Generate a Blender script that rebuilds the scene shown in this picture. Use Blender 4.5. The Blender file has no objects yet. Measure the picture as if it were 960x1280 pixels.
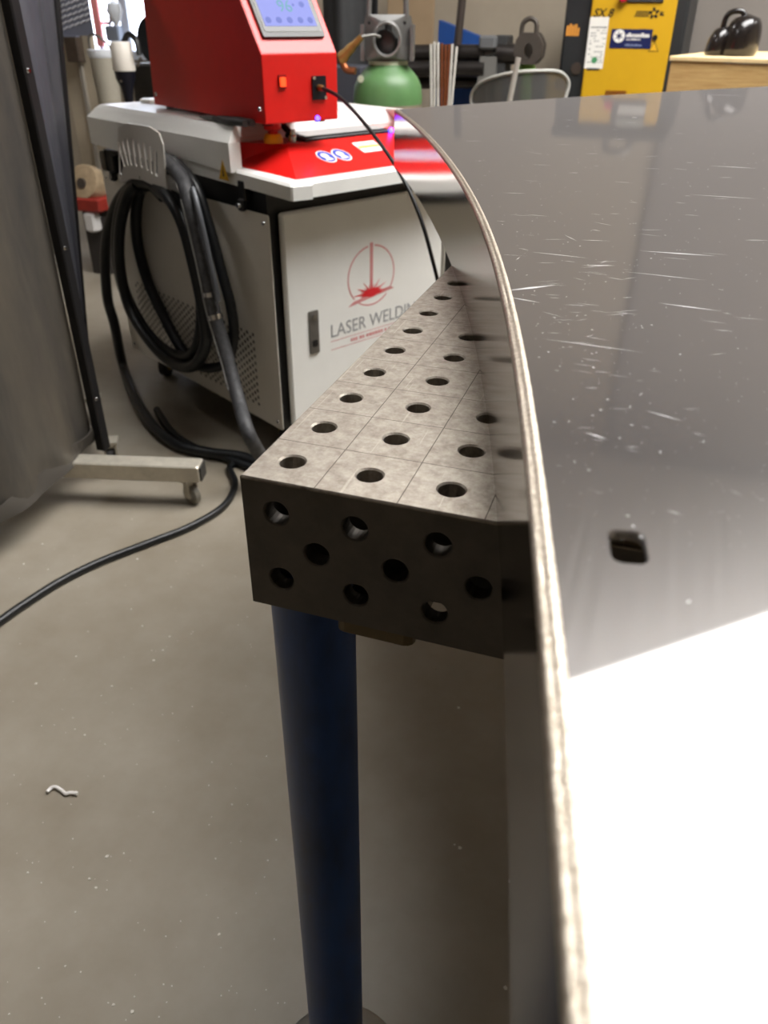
import bpy, bmesh, math, random
from mathutils import Vector, Matrix
from mathutils.geometry import delaunay_2d_cdt
random.seed(7)
R = math.radians
scene = bpy.context.scene
COL = scene.collection

# ------------------------------------------------------------------ camera
FPX = 975.0
CAMP = Vector((0.208, -0.3515, 1.07875))
yaw, pit, rol = R(-18.58), R(-32.4), R(0.42)
fw = Vector((math.sin(yaw)*math.cos(pit), math.cos(yaw)*math.cos(pit), math.sin(pit)))
r0 = Vector((math.cos(yaw), -math.sin(yaw), 0)); u0 = r0.cross(fw)
rt = r0*math.cos(rol)+u0*math.sin(rol); up = -r0*math.sin(rol)+u0*math.cos(rol)
cd = bpy.data.cameras.new('camera'); cam = bpy.data.objects.new('camera', cd); COL.objects.link(cam)
m = Matrix((rt, up, -fw)).transposed().to_4x4(); m.translation = CAMP
cam.matrix_world = m
cd.sensor_fit = 'VERTICAL'; cd.sensor_height = 24.0; cd.lens = 24.0*FPX/1280.0
cd.clip_start = 0.02; cd.clip_end = 60
cd.dof.use_dof = True; cd.dof.focus_distance = 0.62; cd.dof.aperture_fstop = 7.0
scene.camera = cam
# ------------------------------------------------------------------ view, world
scene.view_settings.view_transform = 'Standard'; scene.view_settings.look = 'None'
scene.view_settings.gamma = 1.0; scene.view_settings.use_curve_mapping = False
scene.view_settings.exposure = 0.6
w = bpy.data.worlds.new('world'); scene.world = w; w.use_nodes = True
w.node_tree.nodes['Background'].inputs[0].default_value = (0.55, 0.62, 0.72, 1)
w.node_tree.nodes['Background'].inputs[1].default_value = 0.3
SKYLIGHT = 13.0; FILL_TUBE = 22.0; WINDOW = 4.0

# ------------------------------------------------------------------ measuring helpers (photo pixel -> point on a real plane)
def ray(px, py): return fw + rt*((px-480)/FPX) - up*((py-640)/FPX)
def atZ(px, py, z): d = ray(px, py); return CAMP + d*((z-CAMP.z)/d.z)
def atY(px, py, y): d = ray(px, py); return CAMP + d*((y-CAMP.y)/d.y)
def atX(px, py, x): d = ray(px, py); return CAMP + d*((x-CAMP.x)/d.x)

# ------------------------------------------------------------------ materials
MATS = {}
def lin(c): return tuple(((x/255)/12.92 if x/255 <= 0.04045 else ((x/255+0.055)/1.055)**2.4) for x in c)
def mat(name, rgb, rough=0.5, metal=0.0, var=0.0, scale=20.0, bump=0.0, bscale=200.0, rgb2=None, rvar=0.0,
        coat=0.0, emit=0.0, alpha=1.0, trans=0.0, ior=1.45, stretch=(1, 1, 1), spec=0.5, screen=False):
    if name in MATS: return MATS[name]
    M = bpy.data.materials.new(name); M.use_nodes = True; MATS[name] = M
    nt = M.node_tree; N = nt.nodes; L = nt.links; B = N['Principled BSDF']
    c = lin(rgb)
    B.inputs['Base Color'].default_value = (*c, 1); B.inputs['Roughness'].default_value = rough
    B.inputs['Metallic'].default_value = metal; B.inputs['Alpha'].default_value = alpha
    B.inputs['Coat Weight'].default_value = coat; B.inputs['Coat Roughness'].default_value = 0.08
    B.inputs['Transmission Weight'].default_value = trans; B.inputs['IOR'].default_value = ior
    B.inputs['Specular IOR Level'].default_value = spec
    if screen: B.inputs['Base Color'].default_value = (c[0]*0.08, c[1]*0.08, c[2]*0.08, 1)
    if emit:
        B.inputs['Emission Color'].default_value = (*c, 1); B.inputs['Emission Strength'].default_value = emit
    tc = N.new('ShaderNodeTexCoord'); mp = N.new('ShaderNodeMapping'); L.new(tc.outputs['Object'], mp.inputs[0])
    mp.inputs['Scale'].default_value = stretch
    if var or rgb2:
        n = N.new('ShaderNodeTexNoise'); n.inputs['Scale'].default_value = scale; n.inputs['Detail'].default_value = 6
        n.inputs['Roughness'].default_value = 0.65
        L.new(mp.outputs[0], n.inputs['Vector'])
        cr = N.new('ShaderNodeValToRGB'); L.new(n.outputs['Fac'], cr.inputs[0])
        cr.color_ramp.elements[0].position = 0.32; cr.color_ramp.elements[1].position = 0.68
        c2 = lin(rgb2) if rgb2 else tuple(x*(1-var) for x in c)
        c1 = c if rgb2 else tuple(min(1, x*(1+var)) for x in c)
        cr.color_ramp.elements[0].color = (*c2, 1); cr.color_ramp.elements[1].color = (*c1, 1)
        L.new(cr.outputs[0], B.inputs['Base Color'])
        if rvar:
            mr = N.new('ShaderNodeMapRange'); L.new(n.outputs['Fac'], mr.inputs[0])
            mr.inputs[1].default_value = 0.3; mr.inputs[2].default_value = 0.7
            mr.inputs[3].default_value = max(0.02, rough-rvar); mr.inputs[4].default_value = min(1, rough+rvar)
            L.new(mr.outputs[0], B.inputs['Roughness'])
    if bump:
        n2 = N.new('ShaderNodeTexNoise'); n2.inputs['Scale'].default_value = bscale; n2.inputs['Detail'].default_value = 4
        L.new(mp.outputs[0], n2.inputs['Vector'])
        b = N.new('ShaderNodeBump'); b.inputs['Strength'].default_value = bump; b.inputs['Distance'].default_value = 0.002
        L.new(n2.outputs['Fac'], b.inputs['Height']); L.new(b.outputs[0], B.inputs['Normal'])
    return M

def node_math(nt, op, a, b=None, c=None):
    n = nt.nodes.new('ShaderNodeMath'); n.operation = op
    for i, v in enumerate((a, b, c)):
        if v is None: continue
        if isinstance(v, (int, float)): n.inputs[i].default_value = v
        else: nt.links.new(v, n.inputs[i])
    return n.outputs[0]

def sheet_material():
    M = bpy.data.materials.new('stainless_sheet'); M.use_nodes = True; nt = M.node_tree; N = nt.nodes; L = nt.links
    B = N['Principled BSDF']; B.inputs['Metallic'].default_value = 1.0
    tc = N.new('ShaderNodeTexCoord')
    n = N.new('ShaderNodeTexNoise'); n.inputs['Scale'].default_value = 6; n.inputs['Detail'].default_value = 5
    L.new(tc.outputs['Object'], n.inputs['Vector'])
    cr = N.new('ShaderNodeValToRGB'); L.new(n.outputs['Fac'], cr.inputs[0])
    cr.color_ramp.elements[0].position = 0.3; cr.color_ramp.elements[1].position = 0.75
    cr.color_ramp.elements[0].color = (*lin((172, 169, 167)), 1); cr.color_ramp.elements[1].color = (*lin((174, 171, 169)), 1)
    L.new(cr.outputs[0], B.inputs['Base Color'])
    # brushed streaks in the finish
    mp = N.new('ShaderNodeMapping'); mp.inputs['Scale'].default_value = (330, 9, 1); mp.inputs['Rotation'].default_value = (0, 0, R(-8))
    L.new(tc.outputs['Object'], mp.inputs[0])
    n2 = N.new('ShaderNodeTexNoise'); n2.inputs['Scale'].default_value = 1.0; n2.inputs['Detail'].default_value = 3
    L.new(mp.outputs[0], n2.inputs['Vector'])
    b = N.new('ShaderNodeBump'); b.inputs['Strength'].default_value = 0.3; b.inputs['Distance'].default_value = 0.0005
    L.new(n2.outputs['Fac'], b.inputs['Height'])
    B.inputs['Roughness'].default_value = 0.05
    S = N.new('ShaderNodeBsdfGlossy'); S.distribution = 'BECKMANN'; S.inputs['Roughness'].default_value = 0.045; L.new(cr.outputs[0], S.inputs['Color'])
    D = N.new('ShaderNodeBsdfDiffuse'); D.inputs['Color'].default_value = (*lin((138, 134, 133)), 1)
    G = N.new('ShaderNodeBsdfGlossy')
    G.distribution = 'BECKMANN'; G.inputs['Roughness'].default_value = 0.30; L.new(cr.outputs[0], G.inputs['Color'])
    L.new(b.outputs[0], G.inputs['Normal'])
    mx = N.new('ShaderNodeMixShader'); mx.inputs[0].default_value = 0.15
    L.new(S.outputs[0], mx.inputs[1]); L.new(G.outputs[0], mx.inputs[2])
    m3 = N.new('ShaderNodeMixShader'); m3.inputs[0].default_value = 0.27
    L.new(mx.outputs[0], m3.inputs[1]); L.new(D.outputs[0], m3.inputs[2])
    L.new(m3.outputs[0], N['Material Output'].inputs[0])
    MATS['stainless_sheet'] = M
    return M

def table_material():
    # ground steel with scribed grid lines every 50 mm and fine scratches
    M = bpy.data.materials.new('table_steel'); M.use_nodes = True; nt = M.node_tree; N = nt.nodes; L = nt.links
    B = N['Principled BSDF']; B.inputs['Metallic'].default_value = 0.85
    tc = N.new('ShaderNodeTexCoord'); sp = N.new('ShaderNodeSeparateXYZ'); L.new(tc.outputs['Object'], sp.inputs[0])
    n = N.new('ShaderNodeTexNoise'); n.inputs['Scale'].default_value = 130; n.inputs['Detail'].default_value = 8; n.inputs['Roughness'].default_value = 0.7
    L.new(tc.outputs['Object'], n.inputs['Vector'])
    cr = N.new('ShaderNodeValToRGB'); L.new(n.outputs['Fac'], cr.inputs[0])
    cr.color_ramp.elements[0].position = 0.33; cr.color_ramp.elements[1].position = 0.66
    cr.color_ramp.elements[0].color = (*lin((142, 133, 122)), 1); cr.color_ramp.elements[1].color = (*lin((184, 177, 166)), 1)
    n3 = N.new('ShaderNodeTexNoise'); n3.inputs['Scale'].default_value = 60; n3.inputs['Detail'].default_value = 2
    L.new(tc.outputs['Object'], n3.inputs['Vector'])
    wob = node_math(nt, 'MULTIPLY', node_math(nt, 'SUBTRACT', n3.outputs['Fac'], 0.5), 0.0004)
    masks = []
    for ax, off in (('X', 0.047), ('Y', 0.051)):
        q = node_math(nt, 'ADD', sp.outputs[ax], wob)
        q = node_math(nt, 'DIVIDE', node_math(nt, 'SUBTRACT', q, off-5.0), 0.05)
        q = node_math(nt, 'ABSOLUTE', node_math(nt, 'SUBTRACT', node_math(nt, 'FRACT', node_math(nt, 'ADD', q, 0.5)), 0.5))
        masks.append(node_math(nt, 'LESS_THAN', q, 0.0062))
    ln = node_math(nt, 'MAXIMUM', masks[0], masks[1])
    # long fine scratches at odd angles
    for ang in (25, -38, 70):
        mp = N.new('ShaderNodeMapping'); mp.inputs['Rotation'].default_value = (0, 0, R(ang)); mp.inputs['Scale'].default_value = (260, 9, 1)
        L.new(tc.outputs['Object'], mp.inputs[0])
        nn = N.new('ShaderNodeTexNoise'); nn.inputs['Scale'].default_value = 1; nn.inputs['Detail'].default_value = 1
        L.new(mp.outputs[0], nn.inputs['Vector'])
        s = node_math(nt, 'GREATER_THAN', nn.outputs['Fac'], 0.75)
        masks.append(s)
    sc = node_math(nt, 'MAXIMUM', masks[2], node_math(nt, 'MAXIMUM', masks[3], masks[4]))
    m1 = N.new('ShaderNodeMixRGB'); m1.inputs[2].default_value = (*lin((225, 218, 205)), 1)
    L.new(node_math(nt, 'MULTIPLY', sc, 0.28), m1.inputs[0]); L.new(cr.outputs[0], m1.inputs[1])
    m2 = N.new('ShaderNodeMixRGB'); m2.inputs[2].default_value = (*lin((58, 48, 42)), 1)
    L.new(node_math(nt, 'MULTIPLY', ln, 0.85), m2.inputs[0]); L.new(m1.outputs[0], m2.inputs[1])
    L.new(m2.outputs[0], B.inputs['Base Color'])
    mr = N.new('ShaderNodeMapRange'); L.new(n.outputs['Fac'], mr.inputs[0])
    mr.inputs[3].default_value = 0.55; mr.inputs[4].default_value = 0.38; L.new(mr.outputs[0], B.inputs['Roughness'])
    b = N.new('ShaderNodeBump'); b.inputs['Strength'].default_value = 0.35; b.inputs['Distance'].default_value = 0.0006
    L.new(n.outputs['Fac'], b.inputs['Height']); L.new(b.outputs[0], B.inputs['Normal'])
    MATS['table_steel'] = M
    return M

def floor_material():
    M = bpy.data.materials.new('floor_coating'); M.use_nodes = True; nt = M.node_tree; N = nt.nodes; L = nt.links
    B = N['Principled BSDF']; tc = N.new('ShaderNodeTexCoord')
    n = N.new('ShaderNodeTexNoise'); n.inputs['Scale'].default_value = 4.5; n.inputs['Detail'].default_value = 9; n.inputs['Roughness'].default_value = 0.62
    L.new(tc.outputs['Object'], n.inputs['Vector'])
    cr = N.new('ShaderNodeValToRGB'); L.new(n.outputs['Fac'], cr.inputs[0])
    cr.color_ramp.elements[0].position = 0.3; cr.color_ramp.elements[1].position = 0.72
    cr.color_ramp.elements[0].color = (*lin((128, 119, 104)), 1); cr.color_ramp.elements[1].color = (*lin((150, 143, 130)), 1)
    v = N.new('ShaderNodeTexVoronoi'); v.inputs['Scale'].default_value = 42
    L.new(tc.outputs['Object'], v.inputs['Vector'])
    n2 = N.new('ShaderNodeTexNoise'); n2.inputs['Scale'].default_value = 9; L.new(tc.outputs['Object'], n2.inputs['Vector'])
    sk = node_math(nt, 'LESS_THAN', v.outputs['Distance'], node_math(nt, 'MULTIPLY', node_math(nt, 'SUBTRACT', n2.outputs['Fac'], 0.52), 0.35))
    m1 = N.new('ShaderNodeMixRGB'); m1.inputs[2].default_value = (*lin((98, 84, 68)), 1)
    L.new(node_math(nt, 'MULTIPLY', sk, 0.6), m1.inputs[0]); L.new(cr.outputs[0], m1.inputs[1])
    L.new(m1.outputs[0], B.inputs['Base Color'])
    mr = N.new('ShaderNodeMapRange'); L.new(n.outputs['Fac'], mr.inputs[0]); mr.inputs[3].default_value = 0.32; mr.inputs[4].default_value = 0.48
    L.new(mr.outputs[0], B.inputs['Roughness'])
    MATS['floor'] = M
    return M

# ------------------------------------------------------------------ mesh builder
class MB:
    def __init__(s): s.v = []; s.f = []
    def add(s, vs, fs):
        o = len(s.v); s.v += [Vector(p) for p in vs]; s.f += [tuple(i+o for i in f) for f in fs]; return s
    def box(s, c, size, rot=None, bev=0.0):
        x, y, z = (q/2 for q in size)
        if bev:
            b = min(bev, 0.99*min(x, y, z)); vs = []; rings = []
            for (zz, ins) in ((-z, b), (-z+b, 0), (z-b, 0), (z, b)):
                X, Y = x-ins, y-ins; q = b*0.999
                rings.append([(-X+q, -Y, zz), (X-q, -Y, zz), (X, -Y+q, zz), (X, Y-q, zz), (X-q, Y, zz), (-X+q, Y, zz), (-X, Y-q, zz), (-X, -Y+q, zz)])
            P = [Vector(p) for r_ in rings for p in r_]
            F = [tuple(range(7, -1, -1)), tuple(range(24, 32))]
            for k in range(3):
                for i in range(8): F.append((k*8+i, k*8+(i+1) % 8, (k+1)*8+(i+1) % 8, (k+1)*8+i))
        else:
            P = [Vector((a*x, b*y, d*z)) for d in (-1, 1) for b in (-1, 1) for a in (-1, 1)]
            F = [(0, 2, 3, 1), (4, 5, 7, 6), (0, 1, 5, 4), (2, 6, 7, 3), (0, 4, 6, 2), (1, 3, 7, 5)]
        if rot is not None: P = [rot @ p for p in P]
        return s.add([p+Vector(c) for p in P], F)
    def span(s, a, b, bev=0.0):
        return s.box([(a[i]+b[i])/2 for i in range(3)], [abs(b[i]-a[i]) for i in range(3)], None, bev)
    def tube(s, pts, r, seg=12, caps=True, smooth_n=0):
        P = [Vector(p) for p in pts]
        if smooth_n: P = spline(P, smooth_n)
        n = len(P); rad = r if callable(r) else (lambda t: r)
        rings = []; nrm = None
        for i in range(n):
            t = (P[min(i+1, n-1)]-P[max(i-1, 0)]).normalized()
            if nrm is None:
                nrm = t.orthogonal().normalized()
            else:
                nrm = (nrm - t*nrm.dot(t)).normalized()
            b = t.cross(nrm); rr = rad(i/(n-1))
            rings.append([P[i]+(nrm*math.cos(a)+b*math.sin(a))*rr for a in [2*math.pi*k/seg for k in range(seg)]])
        F = []
        for i in range(n-1):
            for k in range(seg): F.append((i*seg+k, i*seg+(k+1) % seg, (i+1)*seg+(k+1) % seg, (i+1)*seg+k))
        if caps: F.append(tuple(range(seg-1, -1, -1))); F.append(tuple((n-1)*seg+k for k in range(seg)))
        return s.add([p for q in rings for p in q], F)
    def lathe(s, prof, c=(0, 0, 0), seg=28, rot=None):
        n = len(prof); vs = []
        for (rr, z) in prof:
            for k in range(seg):
                a = 2*math.pi*k/seg; p = Vector((rr*math.cos(a), rr*math.sin(a), z))
                if rot is not None: p = rot @ p
                vs.append(p+Vector(c))
        F = []
        for i in range(n-1):
            for k in range(seg): F.append((i*seg+k, i*seg+(k+1) % seg, (i+1)*seg+(k+1) % seg, (i+1)*seg+k))
        F.append(tuple(range(seg-1, -1, -1))); F.append(tuple((n-1)*seg+k for k in range(seg)))
        return s.add(vs, F)
    def loft(s, rings):
        n = len(rings[0]); F = []
        for i in range(len(rings)-1):
            for k in range(n): F.append((i*n+k, i*n+(k+1) % n, (i+1)*n+(k+1) % n, (i+1)*n+k))
        F.append(tuple(range(n-1, -1, -1))); F.append(tuple((len(rings)-1)*n+k for k in range(n)))
        return s.add([p for r_ in rings for p in r_], F)
    def prism(s, poly, a, b, fn):      # polygon (u,v) extruded from w=a to w=b through fn(u,v,w)
        return s.loft([[fn(u, v, a) for u, v in poly], [fn(u, v, b) for u, v in poly]])
    def plate(s, outer, holes, t, fn, chamfer=0.0):
        """flat plate with convex holes; w=0 is the face, -t the back; holes = list of rings (list of uv)"""
        V2 = [Vector(p) for p in outer]; own = [-1]*len(outer); E = [(i, (i+1) % len(outer)) for i in range(len(outer))]
        info = []
        for h, ring in enumerate(holes):
            o = len(V2); V2 += [Vector(p) for p in ring]; own += [h]*len(ring)
            E += [(o+i, o+(i+1) % len(ring)) for i in range(len(ring))]; info.append((o, len(ring)))
        ov, oe, of, ovo, _, _ = delaunay_2d_cdt(V2, E, [], 0, 1e-7)
        mp = [o_[0] if o_ else -1 for o_ in ovo]
        def inside(p):
            c = False; n = len(outer); j = n-1
            for i in range(n):
                a, b = outer[i], outer[j]
                if (a[1] > p[1]) != (b[1] > p[1]) and p[0] < (b[0]-a[0])*(p[1]-a[1])/(b[1]-a[1])+a[0]: c = not c
                j = i
            return c
        T = []
        for f in of:
            q = [mp[i] for i in f]
            if min(q) < 0: continue
            o_ = {own[i] for i in q}
            if len(o_) == 1:
                k = o_.pop()
                if k >= 0: continue
                cx = sum(V2[i][0] for i in q)/3; cy = sum(V2[i][1] for i in q)/3
                if not inside((cx, cy)): continue
            T.append(tuple(q))
        n = len(V2); cen = {}
        for h, (o, k) in enumerate(info): cen[h] = sum((V2[o+i] for i in range(k)), Vector((0, 0)))/k
        top = []
        for i in range(n):
            p = V2[i]
            if own[i] >= 0 and chamfer: d = p-cen[own[i]]; p = p+d.normalized()*chamfer
            top.append(fn(p[0], p[1], 0.0))
        bot = [fn(p[0], p[1], -t) for p in V2]
        vs = top+bot; F = [x for x in T]+[(c+n, b+n, a+n) for a, b, c in T]
        if chamfer: mid = [fn(p[0], p[1], -chamfer) for p in V2]; vs += mid
        for (o, k) in [(0, len(outer))]:
            for i in range(k): a, b = o+i, o+(i+1) % k; F.append((a, a+n, b+n, b))
        for (o, k) in info:
            for i in range(k):
                a, b = o+i, o+(i+1) % k
                if chamfer: F.append((a, b, b+2*n, a+2*n)); F.append((a+2*n, b+2*n, b+n, a+n))
                else: F.append((a, b, b+n, a+n))
        return s.add(vs, F)
    def text(s, body, size, fn, depth=0.0004, align='LEFT', shear=0.0, space=1.0, bold=0.0):
        cu = bpy.data.curves.new('text', 'FONT'); cu.body = body; cu.size = size; cu.extrude = depth/2; cu.align_x = align
        cu.shear = shear; cu.space_character = space; cu.resolution_u = 3; cu.offset = bold
        o = bpy.data.objects.new('text', cu); COL.objects.link(o); bpy.context.view_layer.update()
        me = bpy.data.meshes.new_from_object(o.evaluated_get(bpy.context.evaluated_depsgraph_get()))
        s.add([fn(v.co.x, v.co.y, v.co.z) for v in me.vertices], [tuple(p.vertices) for p in me.polygons])
        bpy.data.objects.remove(o); bpy.data.meshes.remove(me); bpy.data.curves.remove(cu)
        return s
    def build(s, name, material, parent=None, smooth=False, recalc=True):
        me = bpy.data.meshes.new(name); me.from_pydata([tuple(p) for p in s.v], [], s.f)
        if recalc:
            bm = bmesh.new(); bm.from_mesh(me); bmesh.ops.recalc_face_normals(bm, faces=bm.faces); bm.to_mesh(me); bm.free()
        me.update(); me.materials.append(material)
        if smooth:
            me.polygons.foreach_set('use_smooth', [True]*len(me.polygons))
            if hasattr(me, 'set_sharp_from_angle'): me.set_sharp_from_angle(angle=R(40))
        o = bpy.data.objects.new(name, me); COL.objects.link(o)
        if parent is not None: o.parent = parent
        return o

def spline(P, n):
    P = [Vector(p) for p in P]; Q = [P[0]*2-P[1]]+P+[P[-1]*2-P[-2]]; out = []
    for i in range(1, len(Q)-2):
        a, b, c, d = Q[i-1], Q[i], Q[i+1], Q[i+2]
        for k in range(n):
            t = k/n
            out.append(0.5*((2*b)+(c-a)*t+(2*a-5*b+4*c-d)*t*t+(3*b-a-3*c+d)*t**3))
    out.append(P[-1]); return out
def circle(cx, cy, r, n=20, ry=None):
    return [(cx+r*math.cos(2*math.pi*k/n), cy+(ry or r)*math.sin(2*math.pi*k/n)) for k in range(n)]
def rrect(x0, y0, x1, y1, r, n=4):
    out = []
    for cx, cy, a0 in ((x1-r, y1-r, 0), (x0+r, y1-r, 90), (x0+r, y0+r, 180), (x1-r, y0+r, 270)):
        for k in range(n+1): a = R(a0+90*k/n); out.append((cx+r*math.cos(a), cy+r*math.sin(a)))
    return out
def XYZ(u, v, w_): return Vector((u, v, w_))
def thing(name, label, cat, loc=(0, 0, 0), rotz=0, group=None):
    o = bpy.data.objects.new(name, None); o.empty_display_size = 0.05; COL.objects.link(o)
    o.location = loc; o.rotation_euler = (0, 0, rotz)
    return tag(o, label, cat, group)
def tag(o, label, cat, group=None):
    o['label'] = label; o['category'] = cat
    if group: o['group'] = group
    return o
def struct(o, label=None):
    o['kind'] = 'structure'
    if label: o['label'] = label
    return o
def local(o_): return o_.location

# ------------------------------------------------------------------ colours
steel = sheet_material(); tsteel = table_material(); fmat = floor_material()
wallm = mat('wall_plaster', (156, 145, 128), 0.85, var=0.08, scale=2.2, bump=0.2, bscale=30)
wallg = mat('wall_grey_panel', (126, 120, 114), 0.75, var=0.05, scale=3)
ceilm = mat('ceiling_paint', (186, 182, 178), 0.8, var=0.04, scale=1.5)
white = mat('white_powder_coat', (226, 226, 222), 0.28, var=0.03, scale=6)
grey_panel = mat('light_grey_powder_coat', (212, 207, 197), 0.35, var=0.03, scale=6)
red = mat('red_powder_coat', (200, 26, 22), 0.33, var=0.04, scale=30)
black = mat('black_plastic', (14, 14, 15), 0.45)
rubber = mat('black_rubber', (17, 19, 21), 0.38, var=0.3, scale=25)
dark_steel = mat('dark_oiled_steel', (92, 86, 78), 0.5, 0.45, rgb2=(66, 61, 56), scale=22, bump=0.15, bscale=120, rvar=0.1)
gsteel = mat('grey_steel', (120, 118, 114), 0.42, 0.8, var=0.2, scale=15)
galv = mat('galvanised_steel', (196, 190, 176), 0.45, 0.55, var=0.12, scale=30)
chrome = mat('chrome', (220, 220, 222), 0.12, 1.0)
brass = mat('brass', (150, 116, 66), 0.35, 0.9, var=0.2, scale=60)

# ------------------------------------------------------------------ the room
X0, X1, Y0, Y1, H = -6.2, 4.6, -4.2, 5.0, 3.53
struct(MB().span((X0, Y0, -0.06), (X1, Y1, 0)).build('floor', fmat))
struct(MB().span((X0, Y1, 0), (X1, Y1+0.1, H)).build('wall_back', wallm))
struct(MB().span((X0-0.1, Y0, 0), (X0, Y1, H)).build('wall_left', wallm))
struct(MB().span((X1, Y0, 0), (X1+0.1, Y1, H)).build('wall_right', wallm))
struct(MB().span((X0, Y0-0.1, 0), (X1, Y0, H)).build('wall_front', wallm))
# ceiling with a slanting glazed roof light
e = Vector((0.737, 0.675)); nn = Vector((0.675, -0.737)); o = Vector((0.18, 2.547))
sk = [o+e*a+nn*b for a, b in ((-1.25, 0), (2.0, 0), (2.0, 1.75), (-1.25, 1.75))]
struct(MB().plate([(X0, Y0), (X1, Y0), (X1, Y1), (X0, Y1)], [[tuple(p) for p in sk]], 0.08, lambda u, v, w_: Vector((u, v, H-0.02-w_))).build('ceiling', ceilm))
glow = mat('roof_light_diffuser', (255, 253, 251), 0.5, emit=SKYLIGHT)
rl = struct(MB().prism([tuple(p) for p in sk], H-0.005, H+0.01, XYZ).build('window_1', glow))
fr = MB()
for i in range(4):
    a, b = sk[i], sk[(i+1) % 4]; d = (b-a).normalized(); p = Vector((-d.y, d.x))*0.03
    fr.prism([tuple(a-p), tuple(b-p), tuple(b+p), tuple(a+p)], H-0.05, H-0.012, XYZ)
fr.build('window_frame', mat('aluminium_frame', (170, 170, 170), 0.4, 0.6), rl)

# ------------------------------------------------------------------ welding table
TZ = 0.85; TH = 0.0945; TX = 1.0; TY = 0.502; HR = 0.008
tb = thing('welding_table', 'perforated steel welding table with grey ground top and blue round legs', 'table')
tz = lambda z: (lambda u, v, w_: Vector((u, v, z+w_)))
xs = [0.022+0.05*i for i in range(20)]; ys = [0.026+0.05*j for j in range(10)]
top_holes = [circle(x, y, HR, 22) for x in xs for y in ys]
MB().plate([(0.0008, 0.0008), (TX, 0.0008), (TX, TY), (0.0008, TY)], top_holes, 0.012, tz(TZ), 0.0011).build('top_plate', tsteel, tb)
worn = mat('worn_bright_edge', (150, 142, 130), 0.4, 0.8, rgb2=(96, 88, 78), scale=90)
MB().prism([(0.0, -0.0016), (0.0002, -0.0007), (0.0009, 0.0), (0.0012, -0.0016)], 0.0, TX, lambda u, v, w_: Vector((w_, u-0.0002, TZ+v))).build('worn_edge', worn, tb)
MB().prism([(0.0, -0.0016), (0.0002, -0.0007), (0.0009, 0.0), (0.0012, -0.0016)], 0.0, TY, lambda u, v, w_: Vector((u-0.0002, w_, TZ+v))).build('worn_edge', worn, tb)
def side(name, length, fn, n_cols):
    hs = []
    for k in range(n_cols):
        for (dx, z) in ((0.022, -0.0220), (0.047, -0.0464), (0.022, -0.0708)):
            x = dx+0.05*k
            if x < length-0.012: hs.append(circle(x, z, HR, 22))
    return MB().plate([(0, -TH), (length, -TH), (length, -0.0012), (0, -0.0012)], hs, 0.0115, fn, 0.0009).build(name, dark_steel, tb)
side('side_plate', TX, lambda u, v, w_: Vector((u, -w_, TZ+v)), 20)
side('side_plate', TY-0.024, lambda u, v, w_: Vector((-w_, u+0.012, TZ+v)), 9)
side('side_plate', TX, lambda u, v, w_: Vector((u, TY+w_, TZ+v)), 20)
side('side_plate', TY-0.024, lambda u, v, w_: Vector((TX+w_, u+0.012, TZ+v)), 9)
blue = mat('blue_leg_paint', (38, 78, 146), 0.42, rgb2=(26, 42, 72), scale=9, rvar=0.1, bump=0.05, bscale=80, stretch=(1, 1, 0.35))
LEGS = [(0.0245, 0.040), (0.40, 0.455), (0.94, 0.048), (0.94, 0.455)]
for (lx, ly) in LEGS:
    lg = MB().lathe([(0.0295, 0.035), (0.0295, TZ-TH+0.004)], (lx, ly, 0), 40).build('leg', blue, tb, True)
    MB().lathe([(0.012, 0.02), (0.012, 0.036)], (lx, ly, 0), 20).build('levelling_screw', chrome, lg, True)
    MB().lathe([(0.079, 0.0), (0.080, 0.005), (0.076, 0.008), (0.030, 0.010), (0.026, 0.020), (0.014, 0.022)], (lx, ly, 0), 48).build('levelling_foot', gsteel, lg, True)
brk = mat('bracket_steel', (92, 80, 58), 0.5, 0.6, var=0.25, scale=30)
MB().prism(rrect(0.056, 0.004, 0.108, 0.10, 0.006, 3), TZ-TH-0.012, TZ-TH, XYZ).build('bracket_plate', brk, tb)
MB().lathe([(0.006, 0), (0.006, 0.004)], (0.098, 0.012, TZ-TH-0.015), 6).build('bolt', gsteel, tb)
for yr in (0.037, 0.25, 0.45): MB().span((0.0125, yr, TZ-0.0935), (TX-0.0125, yr+0.008, TZ-0.013)).build('inner_rib', dark_steel, tb)
MB().span((0.108, 0.006, TZ-TH-0.006), (TX-0.05, 0.016, TZ-TH)).build('lower_rib', dark_steel, tb)

# ------------------------------------------------------------------ curved sheet metal part lying on the table
SH = 0.092; SZ = TZ+SH
lowpx = [(492, 208), (505, 222), (525, 252), (545, 290), (562, 327), (573, 347), (580, 380), (590, 420), (600, 457), (607, 510), (613.5, 572), (620, 650), (625, 705), (629.5, 790), (632.5, 860), (634.5, 950)]
curve = [atZ(*q, TZ) for q in lowpx]
# fair the measured points with a cubic X(Y), then run it on towards the near end
import numpy as np
yy = np.array([p.y for p in curve]); xx = np.array([p.x for p in curve])
rim = [atZ(*q, SZ) for q in ((680, 852), (687, 943), (692, 1032), (698, 1120), (704, 1220), (707, 1278))]
yy = np.concatenate([yy, [p.y for p in rim]]); xx = np.concatenate([xx, [p.x for p in rim]])
cf = np.polyfit(yy, xx, 5)
YE = -0.285
def cx(y):
    if y >= YE: return float(np.polyval(cf, y))
    return float(np.polyval(cf, YE))+float(np.polyval(np.polyder(cf), YE))*(y-YE)
YF = curve[0].y
cys = [YF+(-0.75-YF)*k/70 for k in range(71)]
line = [Vector((cx(y), y)) for y in cys]
def inward(i):
    t = (line[min(i+1, 70)]-line[max(i-1, 0)]).normalized(); return Vector((-t.y, t.x))
part = thing('curved_sheet_part', 'large polished stainless sheet with a curved welded side band lying on the table', 'sheet metal')
inner = [line[i]+inward(i)*0.0055 for i in range(71)]
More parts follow.
